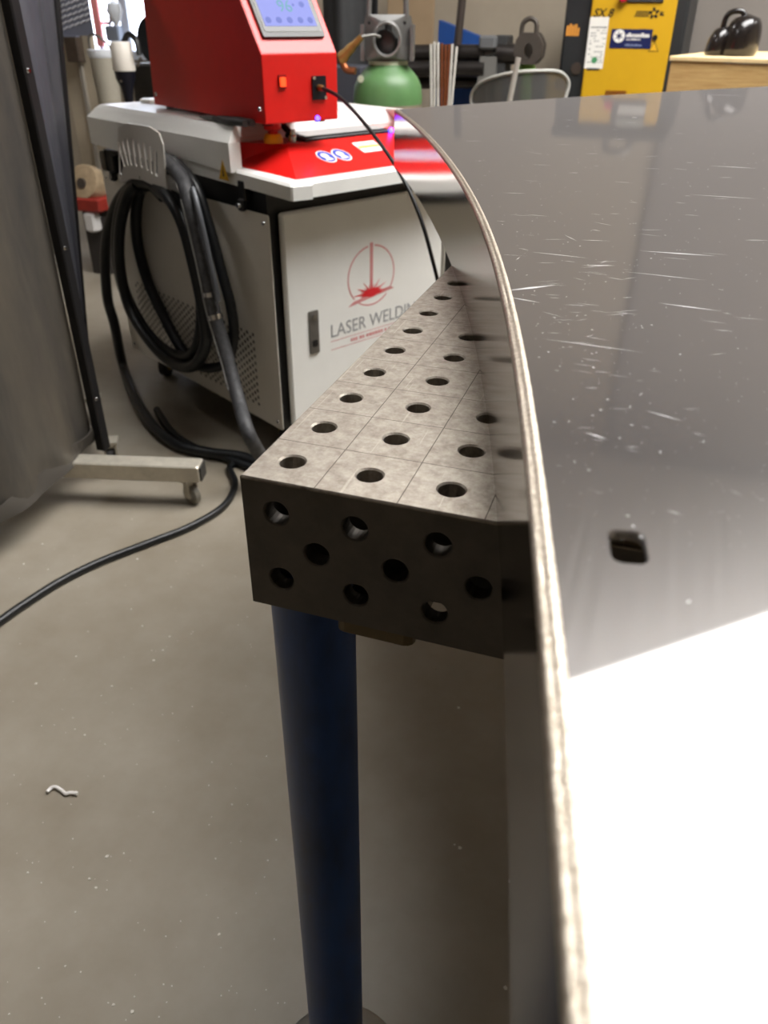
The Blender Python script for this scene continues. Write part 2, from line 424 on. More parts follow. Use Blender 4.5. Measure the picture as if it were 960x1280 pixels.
far = [Vector((-0.199, 1.213)), Vector((-0.106, 1.352)), Vector((-0.002, 1.499)), Vector((0.117, 1.647)), Vector((0.249, 1.815)), Vector((0.398, 1.995)), Vector((0.70, 2.37))]
outer = [tuple(p) for p in inner]+[(1.35, -0.75), (1.35, 1.9)]+[tuple(p) for p in reversed(far)]
sc_ = atZ(785, 683, SZ)
slot = rrect(-0.0052, -0.0085, 0.0052, 0.0085, 0.0034, 4)
sa = R(9)
slot = [(sc_.x+u*math.cos(sa)-v*math.sin(sa), sc_.y+u*math.sin(sa)+v*math.cos(sa)) for u, v in slot]
SLOT_C = sc_
ts = MB().plate(outer, [slot], 0.003, tz(SZ), 0.0007).build('top_sheet', steel, part)
bandm = mat('stainless_band', (176, 173, 170), 0.12, 1.0, var=0.05, scale=14, bump=0.04, bscale=1.0, stretch=(260, 260, 8))
b = MB()
b.loft([[Vector((*line[i], TZ+0.0002)), Vector((*line[i], SZ-0.0035)), Vector((*(line[i]+inward(i)*0.0025), SZ-0.0035)), Vector((*(line[i]+inward(i)*0.0025), TZ+0.0002))] for i in range(71)])
b.build('side_band', bandm, part, True)
weld = mat('ground_weld_bead', (208, 200, 186), 0.4, 1.0, rgb2=(160, 148, 132), scale=420, bump=0.35, bscale=900)
b = MB(); rings = []
N_ = 420
fine = []
for k in range(N_+1):
    y = YF+(-0.75-YF)*k/N_; fine.append(Vector((cx(y), y)))
for k in range(N_+1):
    t = (fine[min(k+1, N_)]-fine[max(k-1, 0)]).normalized(); n_ = Vector((-t.y, t.x))
    j = random.uniform(-1, 1)*0.00010; j2 = random.uniform(0, 1)*0.00010
    pr = [(-0.0002, -0.0036), (-0.0003, -0.0016), (0.0002, -0.0005), (0.0012, 0.0000), (0.0024, -0.0001), (0.0032, 0.0004+j2), (0.0042, 0.0008+j2), (0.0052, 0.0005+j2), (0.0060+j, 0.0001), (0.0058, -0.0031)]
    rings.append([Vector((*(fine[k]+n_*u), SZ+v)) for u, v in pr])
b.loft(rings).build('weld_seam', weld, part, True)
# fine scratches and grinding dust on the sheet: too many and too small to count
scr = MB()
def strk(p, L_, ang, wd):
    d = Vector((math.cos(ang), math.sin(ang))); q = Vector((-d.y, d.x))*wd/2
    a, c = p-d*L_/2, p+d*L_/2
    scr.add([(*a, SZ+0.00012), (*(p-q), SZ+0.00012), (*c, SZ+0.00012), (*(p+q), SZ+0.00012)], [(0, 1, 2, 3)])
rs = random.Random(3)
cnt = 0
while cnt < 230:
    px = rs.gauss(700, 120); py = abs(rs.gauss(340, 150))
    if px > 958 or py < 135 or py > 830: continue
    p = atZ(px, py, SZ)
    if p.x < cx(p.y)+0.012: continue
    k = (p-CAMP).length
    ang = R(rs.gauss(10, 16)) if rs.random() < 0.8 else R(rs.uniform(0, 180))
    if rs.random() < 0.45: strk(p.xy, rs.uniform(0.0006, 0.0016), ang, rs.uniform(0.0005, 0.001))
    else: strk(p.xy, rs.uniform(0.004, 0.022)*min(1, k/0.6), ang, rs.uniform(0.00025, 0.0006)*max(.5, min(1.3, k/0.7)))
    cnt += 1
for (px, py, L_, an, wd) in ((664, 360, 0.034, 40, 0.0028), (655, 375, 0.02, -12, 0.0012), (848, 317, 0.05, 4, 0.0018), (740, 432, 0.05, -3, 0.0006), (830, 345, 0.05, -4, 0.0007), (862, 384, 0.035, -6, 0.0011), (905, 246, 0.06, 0, 0.001), (918, 209, 0.05, 2, 0.0016), (700, 319, 0.04, -5, 0.0009), (793, 147, 0.01, 0, 0.004), (748, 332, 0.022, 18, 0.0012), (905, 119, 0.09, 4, 0.002), (830, 520, 0.016, -20, 0.0006), (745, 545, 0.01, -20, 0.0008)):
    strk(atZ(px, py, SZ).xy, L_, R(an), wd)
for k in range(420):
    px = rs.uniform(560, 960); py = rs.uniform(130, 700); p = atZ(px, py, SZ)
    if p.x > cx(p.y)+0.012: strk(p.xy, rs.uniform(0.0003, 0.0009)*min(2.0, (p-CAMP).length/0.5), rs.uniform(0, 3), rs.uniform(0.0003, 0.0006)*min(2.0, (p-CAMP).length/0.5))
s_ = scr.build('scratches', mat('bare_scratch', (200, 200, 202), 0.5, 0.5), part, recalc=False); s_['kind'] = 'stuff'

# ------------------------------------------------------------------ laser welder (local frame: x along its front, y towards its back, z up from the floor)
WA = Vector((-0.681, 1.409, 0)); WR = R(61.56)
wex = Vector((math.cos(WR), math.sin(WR), 0)); wey = Vector((-math.sin(WR), math.cos(WR), 0))
def WL(p): q = p-WA; return Vector((q.dot(wex), q.dot(wey), q.z))
def wpl(px, py, ax, val):
    o_ = WL(CAMP); d = ray(px, py); d = Vector((d.dot(wex), d.dot(wey), d.z)); return o_+d*((val-o_[ax])/d[ax])
def WW(p): return WA+wex*p[0]+wey*p[1]+Vector((0, 0, p[2]))
wd_ = thing('laser_welder', 'white and grey laser welding cabinet on casters with a red control console', 'welding machine', WA, WR)
MB().span((0.012, 0.022, 0.105), (0.615, 0.865, 0.735)).build('interior_shade_box', mat('interior_shade_black', (10, 10, 11), 0.5), wd_)  # solid black box: frame in the lid gap, interior shade put into its colour
ph = []
for r_ in range(21):
    for c in range(25):
        y = 0.112+0.028*c+(0.014 if r_ % 2 else 0); z = 0.148+0.0102*r_
        if y < 0.775: ph.append(circle(y, z, 0.0060, 8))
MB().plate(rrect(0.0, 0.105, 0.872, 0.676, 0.006, 2), ph, 0.002, lambda u, v, w_: Vector((-w_*1.0, u, v))).build('side_panel', grey_panel, wd_)
MB().span((0.625, 0, 0.105), (0.627, 0.872, 0.676)).build('side_panel', grey_panel, wd_)
MB().span((0.0, 0.872, 0.105), (0.627, 0.874, 0.73)).build('rear_panel', grey_panel, wd_)
for (y, z) in ((0.022, 0.655), (0.022, 0.125), (0.85, 0.655), (0.85, 0.125)):
    MB().lathe([(0.006, 0), (0.005, 0.003)], (0.0, y, z), 12, Matrix.Rotation(R(-90), 3, 'Y')).build('screw', chrome, wd_, True)
dr = MB().box((0.325, 0.008, 0.39), (0.572, 0.02, 0.57), None, 0.004).build('door', white, wd_)
# door lock
FR = lambda y: (lambda u, v, w_: Vector((u, y-w_, v)))
lk = MB().prism(rrect(0.104, 0.302, 0.135, 0.420, 0.003, 2), 0, 0.004, FR(-0.002)).build('lock_plate', gsteel, dr)
MB().prism(circle(0.1195, 0.404, 0.007, 14), 0.004, 0.009, FR(-0.002)).build('lock_cylinder', chrome, dr)
MB().prism(rrect(0.112, 0.322, 0.128, 0.34, 0.003, 2), 0.004, 0.006, FR(-0.002)).build('lock_latch', black, dr)
# printed emblem and lettering
pink = mat('faded_red_print', (205, 140, 140), 0.5); redp = mat('red_print', (205, 30, 40), 0.5); gp = mat('grey_print', (150, 152, 154), 0.5)
D0 = -0.0022
lg = MB(); ocx, ocz, orx, orz = 0.329, 0.474, 0.087, 0.083
def arc(a0, a1, n=40, w0=0.004):
    P = [(ocx+(orx)*math.cos(R(a0+(a1-a0)*k/n)), ocz+orz*math.sin(R(a0+(a1-a0)*k/n))) for k in range(n+1)]
    Q = [(ocx+(orx-w0)*math.cos(R(a0+(a1-a0)*k/n)), ocz+(orz-w0)*math.sin(R(a0+(a1-a0)*k/n))) for k in range(n+1)]
    for k in range(n): lg.prism([P[k], P[k+1], Q[k+1], Q[k]], 0, 0.0003, FR(D0))
arc(-38, 82); arc(98, 222); arc(232, 312)
lg.prism([(ocx-0.006, 0.435), (ocx+0.005, 0.435), (ocx+0.006, 0.563), (ocx-0.005, 0.563)], 0, 0.0003, FR(D0))
lg.prism([(0.243, 0.402), (0.416, 0.424), (0.400, 0.432), (0.262, 0.414)], 0, 0.0003, FR(D0))
lg.build('emblem', pink, dr)
bu = MB()
for k in range(15):
    a = R(-8+196*k/14); L_ = 0.045+0.022*(k % 2); d = Vector((math.cos(a), math.sin(a)*0.62)); q = Vector((-d.y, d.x))*0.005
    c = Vector((ocx, 0.424)); bu.prism([tuple(c-q), tuple(c+d*L_), tuple(c+q)], 0, 0.0004+0.00001*k, FR(D0))
bu.prism(circle(ocx, 0.427, 0.024, 16, 0.012), 0, 0.0007, FR(D0))
bu.build('spark_emblem', redp, dr)
MB().text('LASER WELDING', 0.052, lambda x, y, z: Vector((0.176+x*0.93, D0-0.0004-z, 0.331+y))).build('lettering', gp, dr)
ul = MB(); ul.prism([(0.178, 0.319), (0.56, 0.319), (0.56, 0.3205), (0.178, 0.3205)], 0, 0.0003, FR(D0)); ul.prism([(0.178, 0.295), (0.56, 0.295), (0.56, 0.2965), (0.178, 0.2965)], 0, 0.0003, FR(D0))
x = 0.25
while x < 0.50:
    wd = rs.uniform(0.006, 0.012); ul.prism([(x, 0.303), (x+wd, 0.303), (x+wd, 0.312), (x, 0.312)], 0, 0.0003, FR(D0)); x += wd+rs.choice((0.002, 0.002, 0.007))
ul.build('underline_print', pink, dr)
# lid
ap = [(-0.018, 0.875), (-0.012, 0.3), (0.0, -0.094), (0.004, -0.099), (0.054, -0.107), (0.057, -0.092), (0.62, -0.092), (0.645, 0.0), (0.645, 0.875)]
zb = lambda y: 0.722+0.030*(y+0.1)/0.97
ins = lambda p, d: (p[0]+(d if p[0] < 0.3 else -d), p[1]+(d if p[1] < 0.4 else -d))
MB().loft([[Vector((*p, zb(p[1]))) for p in ap], [Vector((*p, zb(p[1])+0.030)) for p in ap], [Vector((*ins(p, 0.006), zb(p[1])+0.036)) for p in ap]]).build('lid_tray', white, wd_)
bp0 = [(-0.018, 0.875), (-0.018, 0.118), (0.015, 0.118), (0.055, 0.200), (0.605, 0.200), (0.625, 0.118), (0.645, 0.118), (0.645, 0.875)]
bp2 = [(0.016, 0.842), (0.014, 0.135), (0.034, 0.135), (0.078, 0.222), (0.582, 0.222), (0.600, 0.135), (0.612, 0.135), (0.612, 0.842)]
bpm = [(p[0]*0.35+q[0]*0.65, p[1]*0.35+q[1]*0.65) for p, q in zip(bp0, bp2)]
MB().loft([[Vector((*p, zb(p[1])+0.03)) for p in bp0], [Vector((*p, 0.824)) for p in bp0], [Vector((*p, 0.848)) for p in bpm], [Vector((*p, 0.857)) for p in bp2]]).build('lid', white, wd_)
MB().box((0.20, 0.80, 0.861), (0.13, 0.06, 0.012), None, 0.004).build('lid_handle', white, wd_)
# red console
c0 = [(0.022, 0.195), (0.040, -0.066), (0.60, -0.066), (0.612, 0.195)]; c1 = [(0.066, 0.198), (0.132, 0.092), (0.560, 0.092), (0.590, 0.198)]
con = MB().loft([[Vector((*p, zb(p[1])+0.034)) for p in c0], [Vector((*p, 0.812)) for p in c1]]).build('console', red, wd_)
rx = Matrix.Rotation(math.atan2(0.812-0.757, 0.158), 3, 'X')
def on_con(u, v, w_):    # u along the front, v up the sloping face, w out of it
    return Vector((u, -0.066, 0.757))+rx @ Vector((0, v, w_))+Vector((0, 0, 0))
es = MB().lathe([(0.024, 0), (0.024, 0.012), (0.019, 0.020)], (0.127, 0.138, 0.812), 24).build('stop_button_base', mat('yellow_plastic', (238, 176, 20), 0.35), con, True)
MB().lathe([(0.012, 0.018), (0.013, 0.026), (0.022, 0.031), (0.021, 0.044), (0.013, 0.047)], (0.127, 0.138, 0.812), 24).build('stop_button', red, con, True)
MB().lathe([(0.010, 0), (0.010, 0.014), (0.007, 0.016), (0.007, 0.028)], (0.172, 0.118, 0.812), 18).build('key_switch', chrome, con, True)
MB().tube([(0.165, 0.122, 0.835), (0.168, 0.150, 0.850), (0.185, 0.165, 0.868), (0.186, 0.170, 0.882)], 0.008, 8, smooth_n=4).build('key_tab', black, con, True)
scrn = MB().box((0.345, 0.140, 0.817), (0.30, 0.085, 0.010), Matrix.Rotation(R(4), 3, 'X'), 0.002).build('display_frame', black, con)
MB().box((0.345, 0.142, 0.8235), (0.27, 0.065, 0.002), Matrix.Rotation(R(4), 3, 'X')).build('display', mat('dark_glass', (30, 32, 40), 0.06, spec=0.8), scrn)
bl = mat('blue_sticker', (40, 60, 160), 0.45); ws = mat('white_sticker', (232, 230, 224), 0.45)
for u in (0.197, 0.246):
    st = MB().prism(circle(u, 0.088, 0.0245, 24, 0.030), 0, 0.0006, on_con).build('safety_sticker', ws, con)
    MB().prism(circle(u, 0.088, 0.0215, 24, 0.0265), 0.0006, 0.001, on_con).build('sticker_field', bl, st)
    g = MB(); g.prism(circle(u-0.002, 0.092, 0.0105, 16, 0.012), 0.001, 0.0013, on_con)
    g.prism([(u-0.012, 0.070), (u+0.012, 0.070), (u+0.007, 0.082), (u-0.007, 0.082)], 0.001, 0.0013, on_con).build('sticker_symbol', ws, st)
st = MB().prism([(0.320, 0.085), (0.395, 0.085), (0.395, 0.138), (0.320, 0.138)], 0, 0.0006, on_con).build('warning_plate', ws, con)
MB().prism([(0.323, 0.106), (0.392, 0.106), (0.392, 0.117), (0.323, 0.117)], 0.0006, 0.001, on_con).build('warning_band', mat('ochre_print', (200, 160, 70), 0.5), st)
g = MB()
for k in range(7): g.prism([(0.332+0.008*k, 0.120), (0.337+0.008*k, 0.120), (0.337+0.008*k, 0.133), (0.332+0.008*k, 0.133)], 0.0006, 0.001, on_con)
g.build('warning_print', mat('pale_red_print', (214, 150, 130), 0.5), st)
led = mat('blue_led', (70, 60, 255), 0.3, emit=6)
p = wpl(489, 164, 1, 0.09); MB().lathe([(0.006, 0), (0.007, 0.006), (0.003, 0.012)], (p.x, p.y, max(0.813, p.z-0.01)), 12).build('indicator_light', led, con, True)
# warning triangle on the lid flank
p = wpl(279, 214, 0, -0.019)
tr = MB().prism([(p.y-0.022, p.z-0.020), (p.y+0.022, p.z-0.020), (p.y, p.z+0.026)], 0, 0.0008, lambda u, v, w_: Vector((-0.0184-w_, u, v))).build('warning_triangle', mat('yellow_sticker', (196, 150, 24), 0.5), wd_)
MB().prism([(p.y-0.004, p.z-0.012), (p.y+0.004, p.z-0.012), (p.y, p.z+0.013)], 0.0008, 0.0011, lambda u, v, w_: Vector((-0.0184-w_, u, v))).build('triangle_symbol', black, tr)
for (px, py) in ((306, 238), (144, 205)):
    p = wpl(px, py, 0, 0.004); h_ = MB(); h_.box((0.002, p.y, p.z), (0.02, 0.03, 0.05), None, 0.004).box((-0.008, p.y, p.z-0.032), (0.016, 0.022, 0.03), None, 0.004)
    h_.build('lid_latch', black, wd_); MB().lathe([(0.007, 0), (0.006, 0.006)], (-0.016, p.y, p.z-0.032), 12, Matrix.Rotation(R(-90), 3, 'Y')).build('latch_screw', chrome, wd_, True)
# base and casters
MB().span((0.02, 0.03, 0.092), (0.605, 0.86, 0.107)).build('base_frame', black, wd_)
def caster(parent, x, y, ht, rw, wm, yoke, name='caster', rot=0.0):
    M_ = Matrix.Rotation(rot, 3, 'Z'); P = lambda a, b_, c_: Vector((x, y, 0))+M_ @ Vector((a, b_, c_))
    cs = MB(); cs.box(P(0, 0, ht-0.004), (rw*1.5, rw*1.5, 0.008), M_); cs.lathe([(rw*0.5, ht-0.022), (rw*0.5, ht-0.008)], P(0, 0, 0), 16)
    for s in (-1, 1): cs.box(P(rw*0.28, s*rw*0.50, rw+(ht-0.02-rw)/2), (rw*0.7, 0.004, ht-0.02-rw+rw*0.5), M_)
    c_ = cs.build(name, yoke, parent)
    ax = M_ @ Matrix.Rotation(R(90), 3, 'X')
    MB().lathe([(rw*0.86, -rw*0.36), (rw, -rw*0.26), (rw, rw*0.26), (rw*0.86, rw*0.36)], P(rw*0.35, 0, rw+0.0005), 28, ax).build('wheel', wm, c_, True)
    MB().lathe([(rw*0.45, -rw*0.42), (rw*0.45, rw*0.42)], P(rw*0.35, 0, rw+0.0005), 18, ax).build('wheel_hub', chrome, c_, True)
    return c_
for (x, y) in ((0.07, 0.09), (0.55, 0.09), (0.07, 0.80), (0.55, 0.80)):
    caster(wd_, x, y, 0.093, 0.037, mat('caster_rubber', (26, 24, 22), 0.5), mat('yellow_zinc', (150, 130, 60), 0.4, 0.7), rot=R(30))
# hose hanger on the flank
HX = -0.080
hp = [wpl(px, py, 0, HX) for px, py in ((149, 160), (160, 154), (188, 158), (200, 166), (205, 180), (211, 247), (196, 233), (180, 225), (164, 223), (151, 229))]
poly = [(p.y, p.z) for p in hp]
sl = []
for (x0, y0, x1, y1) in ((150, 180, 157, 205), (155, 177, 162, 204), (161, 176, 166, 204), (168, 176, 172, 205), (175, 178, 179, 207), (182, 181, 186, 210), (190, 186, 191.5, 214), (196.5, 191, 197, 217)):
    a = wpl(x0, y0, 0, HX); c = wpl(x1, y1, 0, HX); a = Vector((a.y, a.z)); c = Vector((c.y, c.z)); d = (a-c).normalized(); q = Vector((-d.y, d.x)); r_ = 0.0062
    sl.append([tuple(a+(d*math.sin(t)+q*math.cos(t))*r_) for t in [math.pi*k/5 for k in range(6)]]+[tuple(c-(d*math.sin(t)+q*math.cos(t))*r_) for t in [math.pi*k/5 for k in range(6)]])
hg = MB().plate(poly, sl, 0.004, lambda u, v, w_: Vector((HX-w_*-1.0, u, v))).build('hose_hanger', mat('hanger_paint', (216, 212, 204), 0.35), wd_)
b = MB(); lo = [poly[5], poly[6], poly[7], poly[8], poly[9]]
for k in range(4):
    b.prism([lo[k], lo[k+1], (lo[k+1][0], lo[k+1][1]+0.004), (lo[k][0], lo[k][1]+0.004)], HX+0.004, -0.001, lambda u, v, w_: Vector((w_, u, v)))
b.build('hanger_saddle', mat('hanger_paint', (0, 0, 0)), hg)
for (px, py) in ((152, 219), (176, 221), (206, 236)):
    p = wpl(px, py, 0, HX); MB().lathe([(0.006, 0), (0.005, 0.004)], (HX, p.y, p.z), 10, Matrix.Rotation(R(-90), 3, 'Y')).build('hanger_screw', chrome, hg, True)

# hoses hung on the hanger (points measured on planes beside the flank)
def hose(name, label, pts, r, m_=rubber, group='hoses hung on the laser welder', n=8):
    P = [WW(wpl(q[0], q[1], 0, q[2])) if len(q) == 3 else Vector(q[2:]) for q in pts]
    return tag(MB().tube(P, r, 12, smooth_n=n).build(name, m_, None, True), label, 'hose', group)
def flo(px, py, r): p = atZ(px, py, r); return (0, 0, p.x, p.y, p.z)
hose('hose', 'thick black hose bowing widest left and running from the hanger to the floor',
     [(204, 246, -.035), (185, 229, -.035), (163, 234, -.035), (143, 262, -.045), (132, 310, -.05), (134, 370, -.055), (143, 405, -.06), flo(154, 458, .03), flo(170, 500, .018), flo(192, 533, .018), flo(222, 556, .018), flo(262, 566, .018), flo(305, 572, .018), flo(345, 590, .018)], 0.0165)
hose('hose', 'black hose making the largest hanging loop on the side of the welder',
     [(205, 243, -.055), (186, 228, -.055), (166, 232, -.06), (150, 265, -.06), (146, 315, -.06), (156, 365, -.06), (181, 412, -.06), (210, 440, -.06), (237, 446, -.06), (250, 420, -.06), (252, 375, -.06), (244, 318, -.06), (229, 262, -.06), (213, 244, -.055), (200, 232, -.05)], 0.0175)
hose('hose', 'black hose crossing the middle of the hanging coil in front of the perforated panel',
     [(187, 231, -.02), (176, 236, -.02), (170, 265, -.02), (172, 305, -.02), (184, 350, -.02), (203, 392, -.02), (223, 430, -.02), (240, 449, -.025), (252, 440, -.03), (258, 400, -.03)], 0.0165)
hose('hose', 'black hose along the right inner side of the coil beside the grey torch cable',
     [(196, 236, -.075), (213, 250, -.088), (229, 282, -.09), (243, 335, -.09), (255, 395, -.09), (257, 432, -.09), (240, 458, -.09), (213, 452, -.085), (186, 425, -.085), (162, 385, -.08), (150, 335, -.08), (150, 285, -.08), (160, 245, -.07), (172, 231, -.062)], 0.0165)
hose('hose', 'thin ribbed black hose at the outer right of the hanging coil',
     [(206, 200, -.03), (222, 205, -.045), (245, 235, -.05), (262, 285, -.05), (277, 340, -.05), (289, 385, -.05), (292, 420, -.055), (284, 452, -.06), (262, 460, -.065), (240, 455, -.07)], 0.014)
tg = thing('torch_cable', 'grey braided torch cable with steel clamps hanging over the hanger to the floor', 'cable')
tpts = [(200, 195, -.03), (214, 207, -.06), (229, 226, -.085), (238, 258, -.10), (248, 300, -.10), (258, 345, -.10), (267, 390, -.10), (282, 440, -.10), (298, 500, -.12), (312, 545, -.16)]
TP = [WW(wpl(q[0], q[1], 0, q[2])) for q in tpts]
end = atZ(338, 588, 0.017)
TP.append(end)
braid = mat('grey_braid', (74, 74, 76), 0.55, rgb2=(40, 41, 43), scale=60, bump=0.4, bscale=300)
MB().tube(TP, lambda t: 0.0185, 14, smooth_n=8).build('braided_sleeve', braid, tg, True)
SP = spline(TP, 8)
for idx in (44, 49):
    MB().tube([SP[idx-1].lerp(SP[idx], .5), SP[idx], SP[idx].lerp(SP[idx+1], .5)], 0.0205, 16).build('clamp', chrome, tg, True)
cp = MB(); off = Vector((-0.012, -0.012, 0))
cp.tube([q+off for q in SP[22:66:4]], 0.004, 8, smooth_n=4).build('gas_tube', mat('clear_tube', (150, 150, 148), 0.25), tg, True)
cp = MB(); off = wey*-0.035
cp.tube([q+off for q in SP[18:46:3]], 0.0075, 10, smooth_n=4).build('conduit', mat('grey_conduit', (92, 94, 98), 0.4, 0.4, bump=0.3, bscale=250), tg, True)
# cable across the floor
cpts = [(345, 575), (312, 573), (288, 583), (294, 605), (280, 632), (240, 657), (190, 677), (130, 700), (80, 724), (35, 752), (-5, 780), (-70, 830)]
tag(MB().tube([atZ(px, py, 0.0095) for px, py in cpts], 0.009, 12, smooth_n=8).build('floor_cable', rubber, None, True), 'single black cable lying in a wide curve across the grey floor', 'cable')
cpts = [(352, 588), (318, 585), (280, 572), (245, 560), (215, 540), (196, 512)]
tag(MB().tube([atZ(px, py, 0.012) for px, py in cpts], 0.011, 12, smooth_n=8).build('floor_cable', rubber, None, True), 'short black cable on the floor in the shadow beneath the laser welder', 'cable')

# wire feeder on the lid
FO = WW((0.043, 0.047, 0.8585)); FRZ = WR+R(-4.3)
wf = thing('wire_feeder', 'red wire feeder box with a tilted touch screen standing on the welder', 'wire feeder', FO, FRZ)
FZ = 0.0065
prof = [(0, FZ), (0, 0.148), (0.198, 0.421), (0.58, 0.43), (0.606, FZ)]
bd = MB().prism(prof, 0, 0.208, lambda u, v, w_: Vector((w_, u, v))).build('housing', red, wf)
bm_ = bd.modifiers.new('bevel', 'BEVEL'); bm_.width = 0.003; bm_.segments = 2
for (x, y) in ((0.03, 0.04), (0.18, 0.04), (0.03, 0.56), (0.18, 0.56)): MB().lathe([(0.014, 0), (0.012, FZ+0.001)], (x, y, 0), 16).build('foot', black, wf)
for (y, z) in ((0.585, 0.034), (0.021, 0.038)): MB().lathe([(0.006, 0), (0.005, 0.003)], (0, y, z), 12, Matrix.Rotation(R(-90), 3, 'Y')).build('screw', chrome, wf, True)
MB().prism([(0.012, 0.168), (0.018, 0.168), (0.186, 0.400), (0.180, 0.400)], 0, 0.0015, lambda u, v, w_: Vector((-w_, u, v))).build('seam_strip', mat('pale_red_strip', (190, 60, 58), 0.5), wf)
sd = Vector((0, 0.198, 0.273)).normalized(); sn = Vector((0, -sd.z, sd.y))
def on_sl(u, v, w_): return Vector((u, 0, 0.148))+sd*v+sn*w_
bz = MB().prism(rrect(0.020, 0.036, 0.188, 0.238, 0.004, 2), 0, 0.007, on_sl).build('screen_bezel', mat('grey_bezel', (62, 62, 60), 0.45), wf)
MB().prism(rrect(0.027, 0.047, 0.181, 0.232, 0.006, 3), 0.007, 0.0078, on_sl).build('bezel_line', mat('bezel_light', (112, 112, 106), 0.4), bz)
MB().prism(rrect(0.0285, 0.0485, 0.1795, 0.2305, 0.005, 3), 0.0078, 0.0082, on_sl).build('bezel_inner', mat('bezel_dark', (40, 40, 39), 0.35), bz)
sc2 = MB().prism([(0.034, 0.060), (0.174, 0.060), (0.174, 0.226), (0.034, 0.226)], 0.0082, 0.0088, on_sl).build('touch_screen', mat('screen_glow', (132, 142, 222), 0.5, emit=0.62, screen=True, spec=0.2), bz)
MB().text('96', 0.040, lambda x, y, z: on_sl(0.084+x, 0.094+y, 0.0092+z)).build('screen_digits', mat('screen_green', (90, 160, 172), 0.5, emit=0.62, screen=True, spec=0.2), sc2)
icm = mat('screen_blue', (88, 104, 190), 0.5, emit=0.62, screen=True, spec=0.2)
for u in (0.047, 0.075, 0.104, 0.133, 0.160): MB().prism(circle(u, 0.074, 0.0075, 14), 0.0088, 0.0093, on_sl).build('screen_icon', icm, sc2)
MB().prism(circle(0.152, 0.112, 0.007, 12), 0.0088, 0.0093, on_sl).build('screen_icon', icm, sc2)
for (u, v, du, dv) in [(0.139, 0.128, 0.029, 0.014), (0.126, 0.108, 0.005, 0.005)]+[(0.045+0.03*k, 0.170, 0.02, 0.02) for k in range(4)]:
    MB().prism([(u, v), (u+du, v), (u+du, v+dv), (u, v+dv)], 0.0088, 0.0093, on_sl).build('screen_icon', icm, sc2)
FF = lambda u, v, w_: Vector((u, -w_, v))
sw = MB().prism(rrect(0.041, 0.078, 0.061, 0.107, 0.002, 2), 0, 0.003, FF).build('power_switch', mat('dark_red_plastic', (120, 10, 10), 0.4), wf)
MB().prism(rrect(0.044, 0.083, 0.058, 0.102, 0.002, 2), 0.003, 0.007, FF).build('rocker', mat('lit_red', (255, 70, 30), 0.3, emit=1.2), sw)
pp = MB().prism(rrect(0.133, 0.052, 0.172, 0.102, 0.002, 2), 0, 0.004, FF).build('socket_plate', mat('navy_black', (14, 15, 24), 0.35), wf)
for (u, v) in ((0.137, 0.098), (0.168, 0.056)): MB().prism(circle(u, v, 0.004, 12), 0.004, 0.007, FF).build('socket_screw', chrome, pp)
MB().lathe([(0.007, 0), (0.007, 0.014), (0.004, 0.02)], (0.150, -0.004, 0.077), 16, Matrix.Rotation(R(90), 3, 'X')).build('cable_gland', brass, pp, True)
MB().lathe([(0.006, 0), (0.0045, 0.005)], (0.146, 0.0, 0.012), 12, Matrix.Rotation(R(90), 3, 'X')).build('status_light', led, wf, True)
FM = Matrix.Rotation(FRZ, 3, 'Z')
s0 = FO+FM @ Vector((0.150, -0.022, 0.077))
def dcab(px, py, k): return CAMP+ray(px, py)*k
w0 = (s0-CAMP).dot(fw)
cpp = [s0, dcab(425, 122, w0-0.06), dcab(452, 150, w0-0.12), dcab(480, 186, w0-0.17), dcab(503, 222, w0-0.2), dcab(524, 268, w0-0.2), dcab(538, 315, w0-0.18), dcab(550, 370, w0-0.12), dcab(556, 450, w0-.02), dcab(558, 500, w0+.1), atZ(560, 540, 0.2), atZ(566, 545, 0.005)]
tag(MB().tube(cpp, 0.0042, 10, smooth_n=8).build('feeder_cable', black, None, True), 'thin black cable dropping from the socket of the red feeder past the white door', 'cable')
# pliers lying on the lid beside the feeder
p0 = wpl(285, 155, 2, 0.857)
pt = thing('pliers', 'dark handled pliers lying on the white lid below the red feeder', 'tool', WW((p0.x, p0.y, 0.857)), WR)
for s in (-1, 1):
    MB().tube([(0.0, 0.06, 0.007), (0.008*s, 0.02, 0.009), (0.016*s, -0.03, 0.009), (0.010*s, -0.09, 0.009)], lambda t: 0.0065+0.002*t, 10, smooth_n=5).build('handle', mat('dark_grip', (44, 42, 42), 0.5), pt, True)
    MB().tube([(0.0, 0.06, 0.007), (-0.005*s, 0.09, 0.007), (0, 0.125, 0.007)], lambda t: 0.0068-0.004*t, 10, smooth_n=4).build('jaw', gsteel, pt, True)

